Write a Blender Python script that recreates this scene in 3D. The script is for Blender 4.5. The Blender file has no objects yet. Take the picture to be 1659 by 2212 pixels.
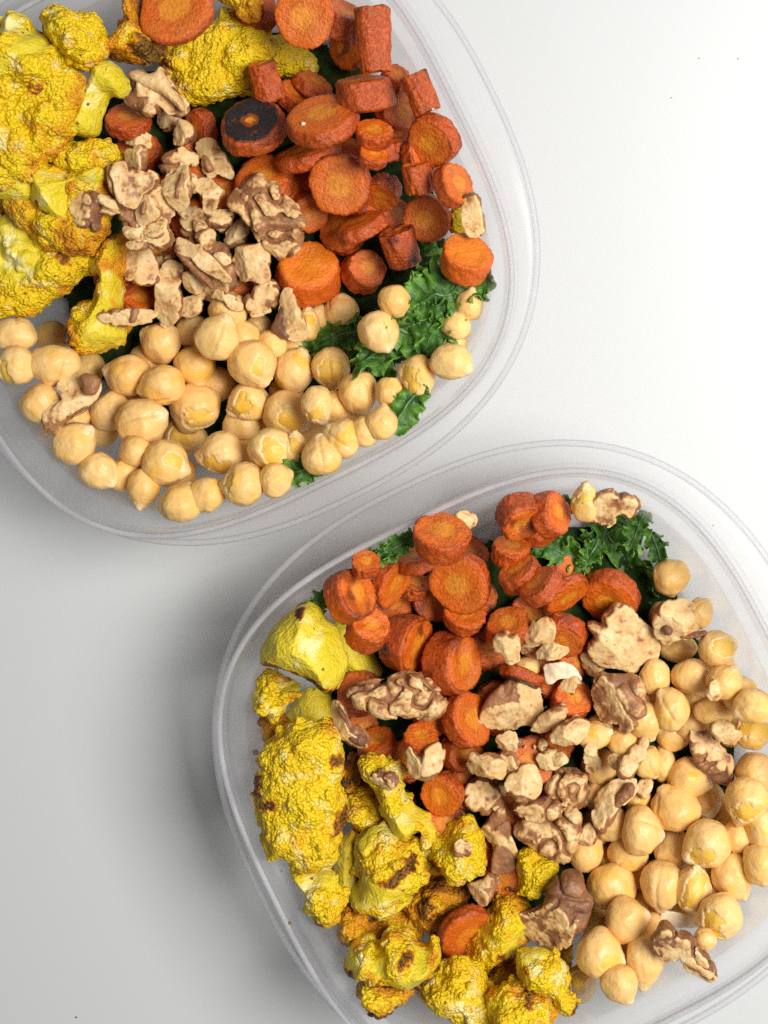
import bpy, math, numpy as np
from mathutils import Vector

# ------------------------------------------------------------------ camera, light, exposure
SC = bpy.context.scene
COL = SC.collection
H = 455.0            # camera height above the table, mm
F = 3000.0           # focal length in picture units (picture is 1659 x 2212 units)
CX, CY = 829.5, 1106.0
NX, NY = 400.0, -450.0      # where the camera's foot point lies from the picture centre
def S(z): return (H - z) / F
def W(u, v, z): return (u - CX - NX) * S(z), -(v - CY - NY) * S(z)

cam_d = bpy.data.cameras.new('camera')
cam = bpy.data.objects.new('camera', cam_d); COL.objects.link(cam)
cam.location = (0, 0, H / 1000)
cam_d.sensor_fit = 'VERTICAL'
cam_d.angle = 2 * math.atan(1106 / F)
cam_d.shift_x = -NX / 2212
cam_d.shift_y = NY / 2212
cam_d.clip_start = 0.01; cam_d.clip_end = 20
SC.camera = cam

world = bpy.data.worlds.new('World'); SC.world = world
world.use_nodes = True
bg = world.node_tree.nodes['Background']
bg.inputs['Color'].default_value = (0.93, 0.96, 1.0, 1)
bg.inputs['Strength'].default_value = 0.155

def area(name, loc, target, sx, sy, power, color):
    d = bpy.data.lights.new(name, 'AREA'); d.shape = 'RECTANGLE'; d.size = sx; d.size_y = sy
    d.energy = power; d.color = color
    o = bpy.data.objects.new(name, d); COL.objects.link(o); o.location = loc
    o.rotation_euler = (Vector(target) - Vector(loc)).to_track_quat('-Z', 'Y').to_euler()
    return o
area('window_light', (0.39, 0.045, 0.66), (-0.05, -0.06, 0.02), 0.36, 0.36, 8.1, (1.0, 0.985, 0.955))

SC.view_settings.view_transform = 'Standard'
SC.view_settings.look = 'None'
SC.view_settings.exposure = 0.12
SC.view_settings.gamma = 1.0
SC.cycles.max_bounces = 10
SC.cycles.transparent_max_bounces = 24
SC.cycles.caustics_reflective = False
SC.cycles.caustics_refractive = False
SC.cycles.use_denoising = False

# ------------------------------------------------------------------ noise
RNG = np.random.default_rng(7)
_P = np.tile(RNG.permutation(256), 4)
_G = RNG.normal(size=(256, 3)); _G /= np.linalg.norm(_G, axis=1)[:, None]
_J = RNG.random((256, 3))
_G = _G.astype(np.float32); _P = _P.astype(np.int32)
def perlin(p):
    p = np.asarray(p, np.float32); fl = np.floor(p); f = p - fl; i = fl.astype(np.int32) & 255
    u = f * f * f * (f * (f * 6 - 15) + 10); out = np.zeros(len(p), np.float32)
    fx, fy, fz = f.T; ux, uy, uz = u.T
    for a in (0, 1):
        ha = _P[i[:, 0] + a] + i[:, 1]; wx = ux if a else 1 - ux
        for b in (0, 1):
            hb = _P[ha + b] + i[:, 2]; wxy = wx * (uy if b else 1 - uy)
            for c in (0, 1):
                g = _G[_P[hb + c]]
                out += wxy * (uz if c else 1 - uz) * (g[:, 0] * (fx - a) + g[:, 1] * (fy - b) + g[:, 2] * (fz - c))
    return out.astype(float) * 1.5
def fbm(p, n=3):
    return sum(perlin(p * 2 ** k + 17.3 * k) * .5 ** k for k in range(n))
_J = _J.astype(np.float32)
def worley(p):
    p = np.asarray(p, np.float32); fl = np.floor(p); f = p - fl; i = fl.astype(np.int32)
    d1 = np.full(len(p), 9., np.float32); d2 = d1.copy()
    for a in (-1, 0, 1):
        ha = _P[(i[:, 0] + a) & 255]
        for b in (-1, 0, 1):
            hb = _P[ha + ((i[:, 1] + b) & 255)]
            for c in (-1, 0, 1):
                e = _J[_P[hb + ((i[:, 2] + c) & 255)]]
                d = (e[:, 0] + a - f[:, 0]) ** 2 + (e[:, 1] + b - f[:, 1]) ** 2 + (e[:, 2] + c - f[:, 2]) ** 2
                d2 = np.minimum(d2, np.maximum(d, d1)); d1 = np.minimum(d1, d)
    return np.sqrt(d1).astype(float), np.sqrt(d2).astype(float)
def sstep(a, b, x):
    t = np.clip((x - a) / (b - a), 0, 1); return t * t * (3 - 2 * t)

# ------------------------------------------------------------------ meshes
def mesh(name, V, faces, attrs=None, mat=None, smooth=True):
    """V in mm; faces: (n,3) or (n,4) integer array, or a list of such arrays."""
    me = bpy.data.meshes.new(name)
    fl = faces if isinstance(faces, list) else [faces]
    fl = [np.asarray(f, np.int32) for f in fl if len(f)]
    V = np.asarray(V, np.float32) * 0.001
    me.vertices.add(len(V)); me.vertices.foreach_set('co', V.ravel())
    loops = np.concatenate([f.ravel() for f in fl]); tot = np.concatenate([np.full(len(f), f.shape[1], np.int32) for f in fl])
    me.loops.add(len(loops)); me.loops.foreach_set('vertex_index', loops)
    me.polygons.add(len(tot)); st = np.zeros(len(tot), np.int32); st[1:] = np.cumsum(tot)[:-1]
    me.polygons.foreach_set('loop_start', st)
    try: me.polygons.foreach_set('loop_total', tot)
    except Exception: pass
    me.polygons.foreach_set('use_smooth', np.full(len(tot), smooth))
    for k, v in (attrs or {}).items():
        a = me.attributes.new(k, 'FLOAT', 'POINT'); a.data.foreach_set('value', np.asarray(v, np.float32))
    me.update(calc_edges=True); me.validate()
    if mat: me.materials.append(mat)
    return me
def obj(name, me, parent=None, loc=(0, 0, 0)):
    o = bpy.data.objects.new(name, me); COL.objects.link(o)
    o.location = [c * 0.001 for c in loc]
    if parent: o.parent = parent
    return o
def tag(o, label=None, cat=None, group=None, kind=None):
    if label: o['label'] = label
    if cat: o['category'] = cat
    if group: o['group'] = group
    if kind: o['kind'] = kind
    return o
def normals(V, Q):
    n = np.zeros_like(V)
    for f in (Q if isinstance(Q, list) else [Q]):
        a, b, c = V[f[:, 0]], V[f[:, 1]], V[f[:, -1]]
        fn = np.cross(b - a, c - a)
        for k in range(f.shape[1]): np.add.at(n, f[:, k], fn)
    return n / (np.linalg.norm(n, axis=1)[:, None] + 1e-12)

def surface_nets(Fd, o, h):
    Sg = Fd < 0
    c = sum(Sg[a:Sg.shape[0] - 1 + a, b:Sg.shape[1] - 1 + b, d:Sg.shape[2] - 1 + d].astype(np.int8) for a in (0, 1) for b in (0, 1) for d in (0, 1))
    act = (c > 0) & (c < 8)
    idx = np.full(act.shape, -1, np.int64); I, J, K = np.nonzero(act); idx[I, J, K] = np.arange(len(I))
    pos = np.zeros((len(I), 3)); cnt = np.zeros(len(I))
    cor = [(a, b, d) for a in (0, 1) for b in (0, 1) for d in (0, 1)]
    for p in cor:
        for q in cor:
            if sum(q) - sum(p) == 1 and sum(abs(x - y) for x, y in zip(p, q)) == 1:
                fa = Fd[I + p[0], J + p[1], K + p[2]]; fb = Fd[I + q[0], J + q[1], K + q[2]]
                m = (fa < 0) != (fb < 0)
                t = fa[m] / (fa[m] - fb[m])
                pos[m] += np.array(p) + t[:, None] * (np.array(q) - np.array(p)); cnt[m] += 1
    V = np.asarray(o) + h * (np.stack([I, J, K], 1) + pos / cnt[:, None])
    Q = []
    for ax in range(3):
        A = np.moveaxis(Sg, ax, 0); ix = np.moveaxis(idx, ax, 0)
        m = A[:-1, 1:-1, 1:-1] != A[1:, 1:-1, 1:-1]
        i, j, k = np.nonzero(m); j += 1; k += 1
        q = np.stack([ix[i, j - 1, k - 1], ix[i, j, k - 1], ix[i, j, k], ix[i, j - 1, k]], 1)
        flip = A[i + 1, j, k]
        if ax == 1: flip = ~flip
        q[flip] = q[flip][:, ::-1]; Q.append(q)
    Q = np.concatenate(Q); Q = Q[(Q >= 0).all(1)]
    return V, Q
def sd_poly(X, P):
    """signed distance from points X (n,2) to polygon P (m,2); negative inside"""
    d = np.full(len(X), 1e18); s = np.ones(len(X))
    m = len(P)
    for i in range(m):
        a = P[i]; b = P[i - 1]; e = b - a; w = X - a
        t = np.clip((w @ e) / (e @ e + 1e-12), 0, 1)
        d = np.minimum(d, ((w - t[:, None] * e) ** 2).sum(1))
        c1 = X[:, 1] >= a[1]; c2 = X[:, 1] < b[1]; c3 = e[0] * w[:, 1] > e[1] * w[:, 0]
        fl = (c1 & c2 & c3) | (~c1 & ~c2 & ~c3); s[fl] *= -1
    return s * np.sqrt(d)
def chaikin(P, n=1):
    for _ in range(n):
        Q = np.roll(P, -1, 0); P = np.stack([P * .75 + Q * .25, P * .25 + Q * .75], 1).reshape(-1, 2)
    return P
def largest(V, Q):
    """keep only the biggest connected piece"""
    n = len(V); lab = np.arange(n)
    for _ in range(200):
        m = lab[Q].min(1); new = lab.copy()
        for k in range(Q.shape[1]): np.minimum.at(new, Q[:, k], m)
        new = new[new]
        if (new == lab).all(): break
        lab = new
    w = np.bincount(lab).argmax(); keep = lab == w
    r = np.cumsum(keep) - 1
    return V[keep], r[Q[keep[Q].all(1)]], keep

# icosphere directions
import bmesh
def ico(n):
    bm = bmesh.new(); bmesh.ops.create_icosphere(bm, subdivisions=n, radius=1)
    V = np.array([v.co[:] for v in bm.verts]); Fc = np.array([[v.index for v in f.verts] for f in bm.faces]); bm.free()
    return V / np.linalg.norm(V, axis=1)[:, None], Fc
ICO, ICOF = ico(5)

# ------------------------------------------------------------------ materials
def material(name):
    m = bpy.data.materials.new(name); m.use_nodes = True
    nt = m.node_tree; b = nt.nodes['Principled BSDF']
    return m, nt, b
class N:
    """tiny node helper"""
    def __init__(s, nt): s.nt = nt
    def new(s, t, **kw):
        n = s.nt.nodes.new(t)
        for k, v in kw.items(): setattr(n, k, v)
        return n
    def put(s, sock, v):
        if isinstance(v, bpy.types.NodeSocket): s.nt.links.new(v, sock)
        elif v is not None: sock.default_value = v
    def attr(s, name): return s.new('ShaderNodeAttribute', attribute_name=name).outputs['Fac']
    def geo(s):
        return s.new('ShaderNodeTexCoord').outputs['Object']
    def rnd(s): return s.new('ShaderNodeObjectInfo').outputs['Random']
    def noise(s, scale, detail=3, rough=.55, vec=None, out='Fac'):
        n = s.new('ShaderNodeTexNoise'); s.put(n.inputs['Vector'], vec if vec is not None else s.geo())
        n.inputs['Scale'].default_value = scale; n.inputs['Detail'].default_value = detail; n.inputs['Roughness'].default_value = rough
        return n.outputs[out]
    def voro(s, scale, feature='F1', vec=None):
        n = s.new('ShaderNodeTexVoronoi', feature=feature); s.put(n.inputs['Vector'], vec if vec is not None else s.geo())
        n.inputs['Scale'].default_value = scale; return n.outputs['Distance']
    def math(s, op, a, b=None, clamp=False):
        n = s.new('ShaderNodeMath', operation=op, use_clamp=clamp); s.put(n.inputs[0], a)
        if b is not None: s.put(n.inputs[1], b)
        return n.outputs[0]
    def step(s, x, a, b, lo=0., hi=1.):
        n = s.new('ShaderNodeMapRange', interpolation_type='SMOOTHSTEP'); s.put(n.inputs[0], x)
        n.inputs[1].default_value = a; n.inputs[2].default_value = b; n.inputs[3].default_value = lo; n.inputs[4].default_value = hi
        return n.outputs[0]
    def mix(s, f, a, b, blend='MIX'):
        n = s.new('ShaderNodeMix', data_type='RGBA', blend_type=blend); s.put(n.inputs[0], f)
        for k, v in ((6, a), (7, b)):
            s.put(n.inputs[k], v if isinstance(v, bpy.types.NodeSocket) else (*v, 1))
        return n.outputs[2]
    def bump(s, h, strength, dist, normal=None):
        n = s.new('ShaderNodeBump'); n.inputs['Strength'].default_value = strength; n.inputs['Distance'].default_value = dist
        s.put(n.inputs['Height'], h)
        if normal is not None: s.put(n.inputs['Normal'], normal)
        return n.outputs['Normal']
def sss(b, w, r, scale):
    b.inputs['Subsurface Weight'].default_value = w; b.inputs['Subsurface Radius'].default_value = r; b.inputs['Subsurface Scale'].default_value = scale

def mat_table():
    m, nt, b = material('white_tabletop'); n = N(nt)
    f = n.noise(9, 4)
    n.put(b.inputs['Base Color'], n.mix(f, (.625, .64, .635), (.65, .66, .655)))
    n.put(b.inputs['Roughness'], .42)
    n.put(b.inputs['Normal'], n.bump(n.noise(900, 2), .05, .0003))
    return m
def mat_plastic(name, body, tint, rough=.16, edge=.10):
    m = bpy.data.materials.new(name); m.use_nodes = True; nt = m.node_tree; n = N(nt)
    for x in list(nt.nodes): nt.nodes.remove(x)
    out = n.new('ShaderNodeOutputMaterial')
    tr = n.new('ShaderNodeBsdfTransparent'); tr.inputs['Color'].default_value = tint
    tl = n.new('ShaderNodeBsdfTranslucent'); tl.inputs['Color'].default_value = (.93, .93, .965, 1)
    df = n.new('ShaderNodeBsdfDiffuse'); df.inputs['Color'].default_value = (.93, .93, .965, 1)
    gl = n.new('ShaderNodeBsdfGlossy'); gl.inputs['Roughness'].default_value = rough
    m1 = n.new('ShaderNodeMixShader'); m1.inputs[0].default_value = .30
    nt.links.new(tl.outputs[0], m1.inputs[1]); nt.links.new(df.outputs[0], m1.inputs[2])
    lw = n.new('ShaderNodeLayerWeight'); lw.inputs['Blend'].default_value = .35
    streak = n.step(n.noise(60, 5), .35, .75, body * .75, body * 1.35)
    fac = n.math('ADD', streak, n.math('MULTIPLY', n.math('POWER', lw.outputs['Facing'], 3.0), edge), clamp=True)
    m2 = n.new('ShaderNodeMixShader'); n.put(m2.inputs[0], fac)
    nt.links.new(tr.outputs[0], m2.inputs[1]); nt.links.new(m1.outputs[0], m2.inputs[2])
    fr = n.new('ShaderNodeFresnel'); fr.inputs['IOR'].default_value = 1.45
    bn = n.bump(n.noise(120, 2), .12, .0006); n.put(gl.inputs['Normal'], bn)
    m3 = n.new('ShaderNodeMixShader'); n.put(m3.inputs[0], n.math('MULTIPLY', fr.outputs[0], .18))
    nt.links.new(m2.outputs[0], m3.inputs[1]); nt.links.new(gl.outputs[0], m3.inputs[2])
    nt.links.new(m3.outputs[0], out.inputs[0])
    return m
def mat_chickpea(name, c0, c1, spec=.32):
    m, nt, b = material(name); n = N(nt)
    r = n.rnd()
    base = n.mix(r, c0, c1)
    base = n.mix(n.step(n.noise(140, 4), .35, .75), base, n.mix(.5, base, (.90, .60, .25)))
    base = n.mix(n.math('MULTIPLY', n.step(n.noise(420, 3), .58, .75), .18), base, (.55, .27, .06))
    base = n.mix(n.math('MULTIPLY', n.attr('pale'), .75), base, (.88, .70, .44))
    base = n.mix(n.math('MULTIPLY', n.attr('yel'), .8), base, (.84, .46, .035))
    base = n.mix(n.math('MULTIPLY', n.attr('crease'), .6), base, (.50, .25, .06))
    n.put(b.inputs['Base Color'], base)
    n.put(b.inputs['Roughness'], n.step(n.noise(200, 3), .3, .7, .28, .48))
    b.inputs['Specular IOR Level'].default_value = spec
    h = n.math('ADD', n.math('ADD', n.noise(300, 4), n.math('MULTIPLY', n.noise(1500, 2), .25)), n.math('MULTIPLY', n.noise(120, 3), 1.2))
    n.put(b.inputs['Normal'], n.bump(h, .5, .0010))
    sss(b, .25, (1, .45, .15), .0022)
    return m
def mat_carrot():
    m, nt, b = material('roast_carrot'); n = N(nt)
    r = n.rnd()
    side, rad = n.attr('side'), n.attr('rad')
    fine = n.noise(1000, 4, .62); mid = n.noise(170, 4); low = n.noise(70, 2)
    face = n.mix(n.step(n.math('ADD', rad, n.math('MULTIPLY', mid, .30)), .42, .66), (.82, .29, .018), (.72, .130, .007))
    face = n.mix(n.math('MULTIPLY', n.step(rad, .40, .50), n.step(rad, .62, .50)), face, (.62, .13, .008))
    face = n.mix(n.step(mid, .45, .75), face, (.64, .170, .022))
    face = n.mix(n.math('MULTIPLY', n.step(fine, .46, .70), .60), face, (.76, .23, .030))
    face = n.mix(n.math('MULTIPLY', n.step(fine, .50, .34), .45), face, (.40, .065, .006))
    sd = n.mix(n.step(mid, .35, .7), (.52, .072, .005), (.38, .054, .007))
    sd = n.mix(n.math('MULTIPLY', n.step(fine, .48, .70), .70), sd, (.64, .175, .036))
    sd = n.mix(n.math('MULTIPLY', n.step(fine, .48, .32), .55), sd, (.28, .032, .005))
    base = n.mix(side, face, sd)
    base = n.mix(n.math('MULTIPLY', r, .34), base, n.mix(.55, base, (.30, .060, .012)))
    base = n.mix(n.math('MULTIPLY', n.step(low, .45, .75), .25), base, n.mix(.5, base, (.52, .16, .03)))
    base = n.mix(n.math('MULTIPLY', n.attr('fresh'), .55), base, n.mix(side, (.90, .25, .010), (.84, .155, .006)))
    br = n.math('ADD', n.attr('char'), n.math('MULTIPLY', n.math('SUBTRACT', mid, .5), .7))
    br = n.math('ADD', br, n.math('MULTIPLY', n.math('SUBTRACT', fine, .5), .35))
    base = n.mix(n.math('MULTIPLY', n.step(br, .22, .62), .85), base, (.17, .026, .007))
    base = n.mix(n.step(br, .80, 1.05), base, (.016, .012, .016))
    base = n.mix(n.step(n.noise(900, 2), .70, .76), base, (.13, .03, .008))
    n.put(b.inputs['Base Color'], base)
    n.put(b.inputs['Roughness'], n.step(fine, .3, .7, .22, .46))
    b.inputs['Specular IOR Level'].default_value = .5
    h = n.math('ADD', fine, n.math('MULTIPLY', n.noise(1700, 3), .35))
    h = n.math('ADD', h, n.math('MULTIPLY', n.math('MULTIPLY', n.noise(380, 4, .6), side), 1.5))
    n.put(b.inputs['Normal'], n.bump(h, .55, .0012))
    sss(b, .10, (1, .3, .06), .0018)
    return m
def mat_core():
    m, nt, b = material('carrot_core'); n = N(nt)
    f = n.noise(600, 4, .65)
    n.put(b.inputs['Base Color'], n.mix(n.step(f, .35, .7), (.66, .19, .014), (.74, .33, .035)))
    n.put(b.inputs['Roughness'], .5); n.put(b.inputs['Normal'], n.bump(f, .7, .001)); sss(b, .15, (1, .35, .06), .002)
    return m
def mat_cauli():
    m, nt, b = material('roast_cauliflower'); n = N(nt)
    ro, pale, stalk = n.attr('roast'), n.attr('pale'), n.attr('stalk')
    mid = n.noise(150, 4); fine = n.noise(800, 3, .65)
    base = n.mix(n.step(mid, .3, .7), (.80, .61, .008), (.79, .51, .005))
    stc = n.mix(n.step(mid, .3, .7), (.66, .52, .018), (.76, .60, .045))
    base = n.mix(stalk, base, stc)
    base = n.mix(pale, base, (.84, .76, .34))
    x = n.math('ADD', ro, n.math('MULTIPLY', n.math('SUBTRACT', mid, .5), .75))
    x = n.math('ADD', x, n.math('MULTIPLY', n.math('SUBTRACT', fine, .5), .25))
    base = n.mix(n.step(x, .20, .56), base, (.64, .25, .004))
    base = n.mix(n.step(x, .52, .88), base, (.24, .055, .005))
    base = n.mix(n.step(x, .92, 1.25), base, (.035, .012, .006))
    spk = n.step(n.voro(240), .15, .10)
    spk = n.math('MULTIPLY', spk, n.step(n.noise(300, 1), .46, .52))
    base = n.mix(n.math('MULTIPLY', spk, .85), base, (.10, .030, .006))
    n.put(b.inputs['Roughness'], n.step(mid, .3, .7, .40, .60)); b.inputs['Specular IOR Level'].default_value = .4
    vg = n.voro(1150); bumps = n.math('SUBTRACT', 1.0, n.math('MULTIPLY', n.math('POWER', vg, 2.0), 1.3))
    base = n.mix(n.math('MULTIPLY', n.math('MULTIPLY', n.step(vg, .30, .62), n.step(stalk, .9, .2)), .30), base, (.62, .31, .004))
    n.put(b.inputs['Base Color'], base)
    hb = n.math('MULTIPLY', bumps, n.math('SUBTRACT', 1.0, n.math('MULTIPLY', stalk, .70)))
    h = n.math('ADD', hb, n.math('MULTIPLY', fine, .35))
    n.put(b.inputs['Normal'], n.bump(h, .60, .0011))
    sss(b, .20, (1, .7, .12), .0020)
    return m
def mat_walnut():
    m, nt, b = material('walnut'); n = N(nt)
    sk = n.attr('skin'); mid = n.noise(210, 4); fine = n.noise(1000, 4, .65); low = n.noise(90, 3)
    fl = n.mix(n.step(mid, .3, .7), (.80, .58, .29), (.70, .44, .18))
    fl = n.mix(n.math('MULTIPLY', n.step(fine, .56, .74), .30), fl, (.60, .32, .10))
    s1 = n.mix(n.step(mid, .3, .7), (.43, .195, .078), (.27, .105, .040))
    s1 = n.mix(n.math('MULTIPLY', n.step(fine, .5, .75), .35), s1, (.64, .38, .18))
    s1 = n.mix(n.attr('dark'), s1, (.14, .055, .032))
    x = n.math('ADD', sk, n.math('MULTIPLY', n.math('SUBTRACT', mid, .5), .45))
    x = n.math('ADD', x, n.math('MULTIPLY', n.math('SUBTRACT', low, .5), .30))
    x = n.math('ADD', x, n.math('MULTIPLY', n.math('SUBTRACT', fine, .5), .25))
    base = n.mix(n.step(x, .24, .46), fl, n.mix(.5, fl, (.62, .30, .095)))
    base = n.mix(n.step(x, .42, .66), base, s1)
    base = n.mix(n.math('MULTIPLY', n.step(n.noise(700, 2), .64, .70), .6), base, (.30, .125, .045))
    n.put(b.inputs['Base Color'], base)
    n.put(b.inputs['Roughness'], n.step(mid, .3, .7, .36, .58)); b.inputs['Specular IOR Level'].default_value = .45
    h = n.math('ADD', n.noise(430, 4, .6), n.math('MULTIPLY', fine, .4))
    n.put(b.inputs['Normal'], n.bump(h, .60, .0008))
    sss(b, .14, (1, .55, .25), .0015)
    return m
def mat_kale(name, dark=False):
    m, nt, b = material(name); n = N(nt)
    e = n.attr('edge'); mid = n.noise(120, 5, .6); fine = n.noise(600, 3)
    base = n.mix(n.step(mid, .3, .7), (.018, .068, .008), (.046, .140, .014))
    base = n.mix(n.math('MULTIPLY', e, .75), base, (.20, .44, .045))
    if dark: base = n.mix(.82, base, (.010, .014, .006))  # bed copy of the kale: shade of the gaps painted into its colour
    base = n.mix(n.math('MULTIPLY', n.step(n.noise(75, 5, .7), .54, .74), .0 if dark else .38), base, (.33, .40, .31))
    n.put(b.inputs['Base Color'], base)
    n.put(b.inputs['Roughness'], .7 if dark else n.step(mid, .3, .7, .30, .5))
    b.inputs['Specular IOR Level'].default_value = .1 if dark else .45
    n.put(b.inputs['Normal'], n.bump(n.noise(330, 5, .65), .8, .0010))
    b.inputs['Subsurface Weight'].default_value = .0
    return m
def mat_plain(name, c, rough=.5):
    m, nt, b = material(name); n = N(nt)
    n.put(b.inputs['Base Color'], n.mix(n.noise(900, 3), c, [x * .6 for x in c])); n.put(b.inputs['Roughness'], rough)
    return m
def mat_skin():
    m, nt, b = material('chickpea_skin'); n = N(nt)
    for_c = n.mix(n.noise(300, 3), (.86, .66, .42), (.88, .74, .54))
    n.put(b.inputs['Base Color'], for_c); b.inputs['Roughness'].default_value = .42
    n.put(b.inputs['Normal'], n.bump(n.noise(500, 4), .4, .0006)); sss(b, .3, (1, .6, .3), .0015)
    return m
M = dict(ridge=mat_plastic('clear_plastic_ridge', .70, (.98, .98, .985, 1), .12, .10), table=mat_table(), tub=mat_plastic('clear_plastic', .17, (.998, .998, 1., 1), .28, .02),
         rim=mat_plastic('clear_plastic_rim', .070, (.998, .998, 1., 1), .2, .02),
         lip=mat_plastic('clear_plastic_lip', .36, (.985, .986, .99, 1), .10, .10),
         pea=mat_chickpea('chickpea_whole', (.82, .48, .145), (.86, .57, .230)),
         seed=mat_chickpea('chickpea_seed', (.84, .48, .045), (.84, .50, .075)),
         skin=mat_skin(), carrot=mat_carrot(), core=mat_core(), cauli=mat_cauli(), walnut=mat_walnut(),
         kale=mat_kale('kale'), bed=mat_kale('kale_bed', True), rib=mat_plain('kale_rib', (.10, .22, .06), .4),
         crumb=mat_plain('crumb_brown', (.30, .12, .03), .6), nut=mat_plain('crumb_white', (.82, .70, .50), .6), speck=mat_plain('speck_grey', (.22, .20, .18), .7))
# ------------------------------------------------------------------ the table
def grid_plane(name, x0, x1, y0, y1, z, mat):
    V = np.array([(x0, y0, z), (x1, y0, z), (x1, y1, z), (x0, y1, z)], float)
    return obj(name, mesh(name, V, np.array([[0, 1, 2, 3]]), mat=mat, smooth=False))
tag(grid_plane('tabletop', -900, 900, -900, 900, 0, M['table']), 'smooth white tabletop under both containers', kind='structure')

# ------------------------------------------------------------------ the two containers
PHI = .455
CEN = {1: W(441, 495, 50), 2: W(1137, 1682, 50)}
def ring(a, nexp, z, sh=(0, 0), k=160):
    t = np.linspace(0, 2 * np.pi, k, endpoint=False)
    c, s = np.cos(t), np.sin(t)
    r = a / (np.abs(c) ** nexp + np.abs(s) ** nexp) ** (1 / nexp)
    x, y = r * c, r * s
    return np.stack([x * math.cos(PHI) - y * math.sin(PHI) + sh[0], x * math.sin(PHI) + y * math.cos(PHI) + sh[1], np.full(k, z)], 1)
def loft(rings, close=False, cap0=False, cap1=False):
    k = len(rings[0]); V = np.concatenate(rings); Q = []; n = len(rings)
    i = np.arange(k); j = (i + 1) % k
    for r in range(n if close else n - 1):
        a, b = r * k, ((r + 1) % n) * k
        Q.append(np.stack([a + i, a + j, b + j, b + i], 1))
    fl = [np.concatenate(Q)]; T = []
    if cap0: V = np.concatenate([V, V[:k].mean(0)[None]]); T.append(np.stack([np.full(k, len(V) - 1), j, i], 1))
    if cap1:
        b = (n - 1) * k; V = np.concatenate([V, V[b:b + k].mean(0)[None]]); T.append(np.stack([np.full(k, len(V) - 1), b + i, b + j], 1))
    if T: fl.append(np.concatenate(T))
    return V, fl
FS = (1.9, 2.0)          # the flange sits a little off the centre of the inner rim
def build_container(i, label):
    x, y = CEN[i]
    root = tag(obj('food_container', None, loc=(x, y, 0)), label, 'container', 'clear plastic food containers')
    inn = [(10, 2.6, 2.2), (40, 2.8, 2.0), (58, 3.0, 2.2), (63, 3.0, 2.9), (66, 3.0, 4.6), (67.6, 3.05, 8), (70.5, 3.05, 20), (73.5, 3.07, 34), (75.6, 3.07, 42.6), (76.4, 3.07, 43.9), (79.0, 3.07, 44.6), (80.2, 3.07, 45.6), (80.9, 3.07, 49.0)]
    out = [(82.0, 3.07, 48.9), (81.5, 3.05, 45.0), (80.0, 3.0, 43.4), (77.4, 3.07, 42.7), (76.5, 3.07, 41.5), (74.4, 3.07, 33), (71.4, 3.05, 19.5), (68.5, 3.05, 7.6), (66.6, 3.0, 3.2), (63.5, 3.0, 1.2), (60.0, 3.0, .5), (56, 3.0, .6), (53, 3.0, 1.2), (10, 2.6, 1.2)]
    V, Q = loft([ring(*a) for a in inn + out], cap0=True, cap1=True)
    tub = obj('tub', mesh('tub', V, Q, mat=M['tub']), root)
    V, Q = loft([ring(80.9, 3.07, 49.25), ring(81.1, 3.07, 49.8), ring(81.6, 3.07, 50.1), ring(82.2, 3.06, 49.9), ring(82.7, 3.04, 49.0), ring(82.5, 3.05, 48.7)][::-1], close=True)
    obj('ridge', mesh('ridge', V, Q, mat=M['ridge']), root)
    V, Q = loft([ring(82.2, 3.05, 48.5), ring(82.75, 3.04, 48.4), ring(83.1, 2.95, 44.6, [f * .3 for f in FS]), ring(84.0, 2.85, 43.0, [f * .5 for f in FS]), ring(88.6, 2.52, 41.4, FS), ring(89.4, 2.47, 41.2, FS),
                 ring(89.4, 2.47, 40.3, FS), ring(88.4, 2.52, 40.5, FS), ring(83.6, 2.85, 42.0, [f * .5 for f in FS]), ring(82.3, 2.98, 44.2, [f * .3 for f in FS])][::-1], close=True)
    rim = obj('rim', mesh('rim', V, Q, mat=M['rim']), root)
    rs = []
    for k in range(8):
        t = -2 * math.pi * k / 8
        rs.append(ring(90.55 + .95 * math.cos(t), 2.46, 40.9 + .95 * math.sin(t), FS))
    V, Q = loft(rs[::-1], close=True)
    obj('lip', mesh('lip', V, Q, mat=M['lip']), rim)
    return root
build_container(1, 'clear plastic container at the upper left, cut off by two frame edges')
build_container(2, 'clear plastic container at the lower right with chickpeas along its right side')

# ------------------------------------------------------------------ pile: pieces are laid one by one on a height map
G0, GN = (-260., -260.), 520
HM = {}; WALL = {}
gx, gy = np.meshgrid(np.arange(GN) + G0[0], np.arange(GN) + G0[1], indexing='ij')
def sup(i, x, y, nexp=3.05):
    dx, dy = x - CEN[i][0], y - CEN[i][1]
    a = dx * math.cos(PHI) + dy * math.sin(PHI); b = -dx * math.sin(PHI) + dy * math.cos(PHI)
    return (np.abs(a) ** nexp + np.abs(b) ** nexp) ** (1 / nexp)
def bedh(i, x, y):
    r = sup(i, x, y, 2.8)
    return 2.4 + 9.5 * np.clip(1 - (r / 66) ** 5, 0, 1)
for i in (1, 2):
    r = sup(i, gx, gy)
    wall = np.interp(r, [0, 62, 66, 68, 76, 79.5, 81, 90], [2.3, 2.3, 4.6, 8, 43, 45, 50, 50])
    HM[i] = np.maximum(wall, bedh(i, gx, gy) - 2)
    WALL[i] = np.where(r > 62, wall, -50.)
ITEMS = []           # (layer, order, container, build function, u, v)
def cells(V):
    return np.clip((V[:, 0] - G0[0]).round().astype(int), 0, GN - 1), np.clip((V[:, 1] - G0[1]).round().astype(int), 0, GN - 1)
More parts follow.
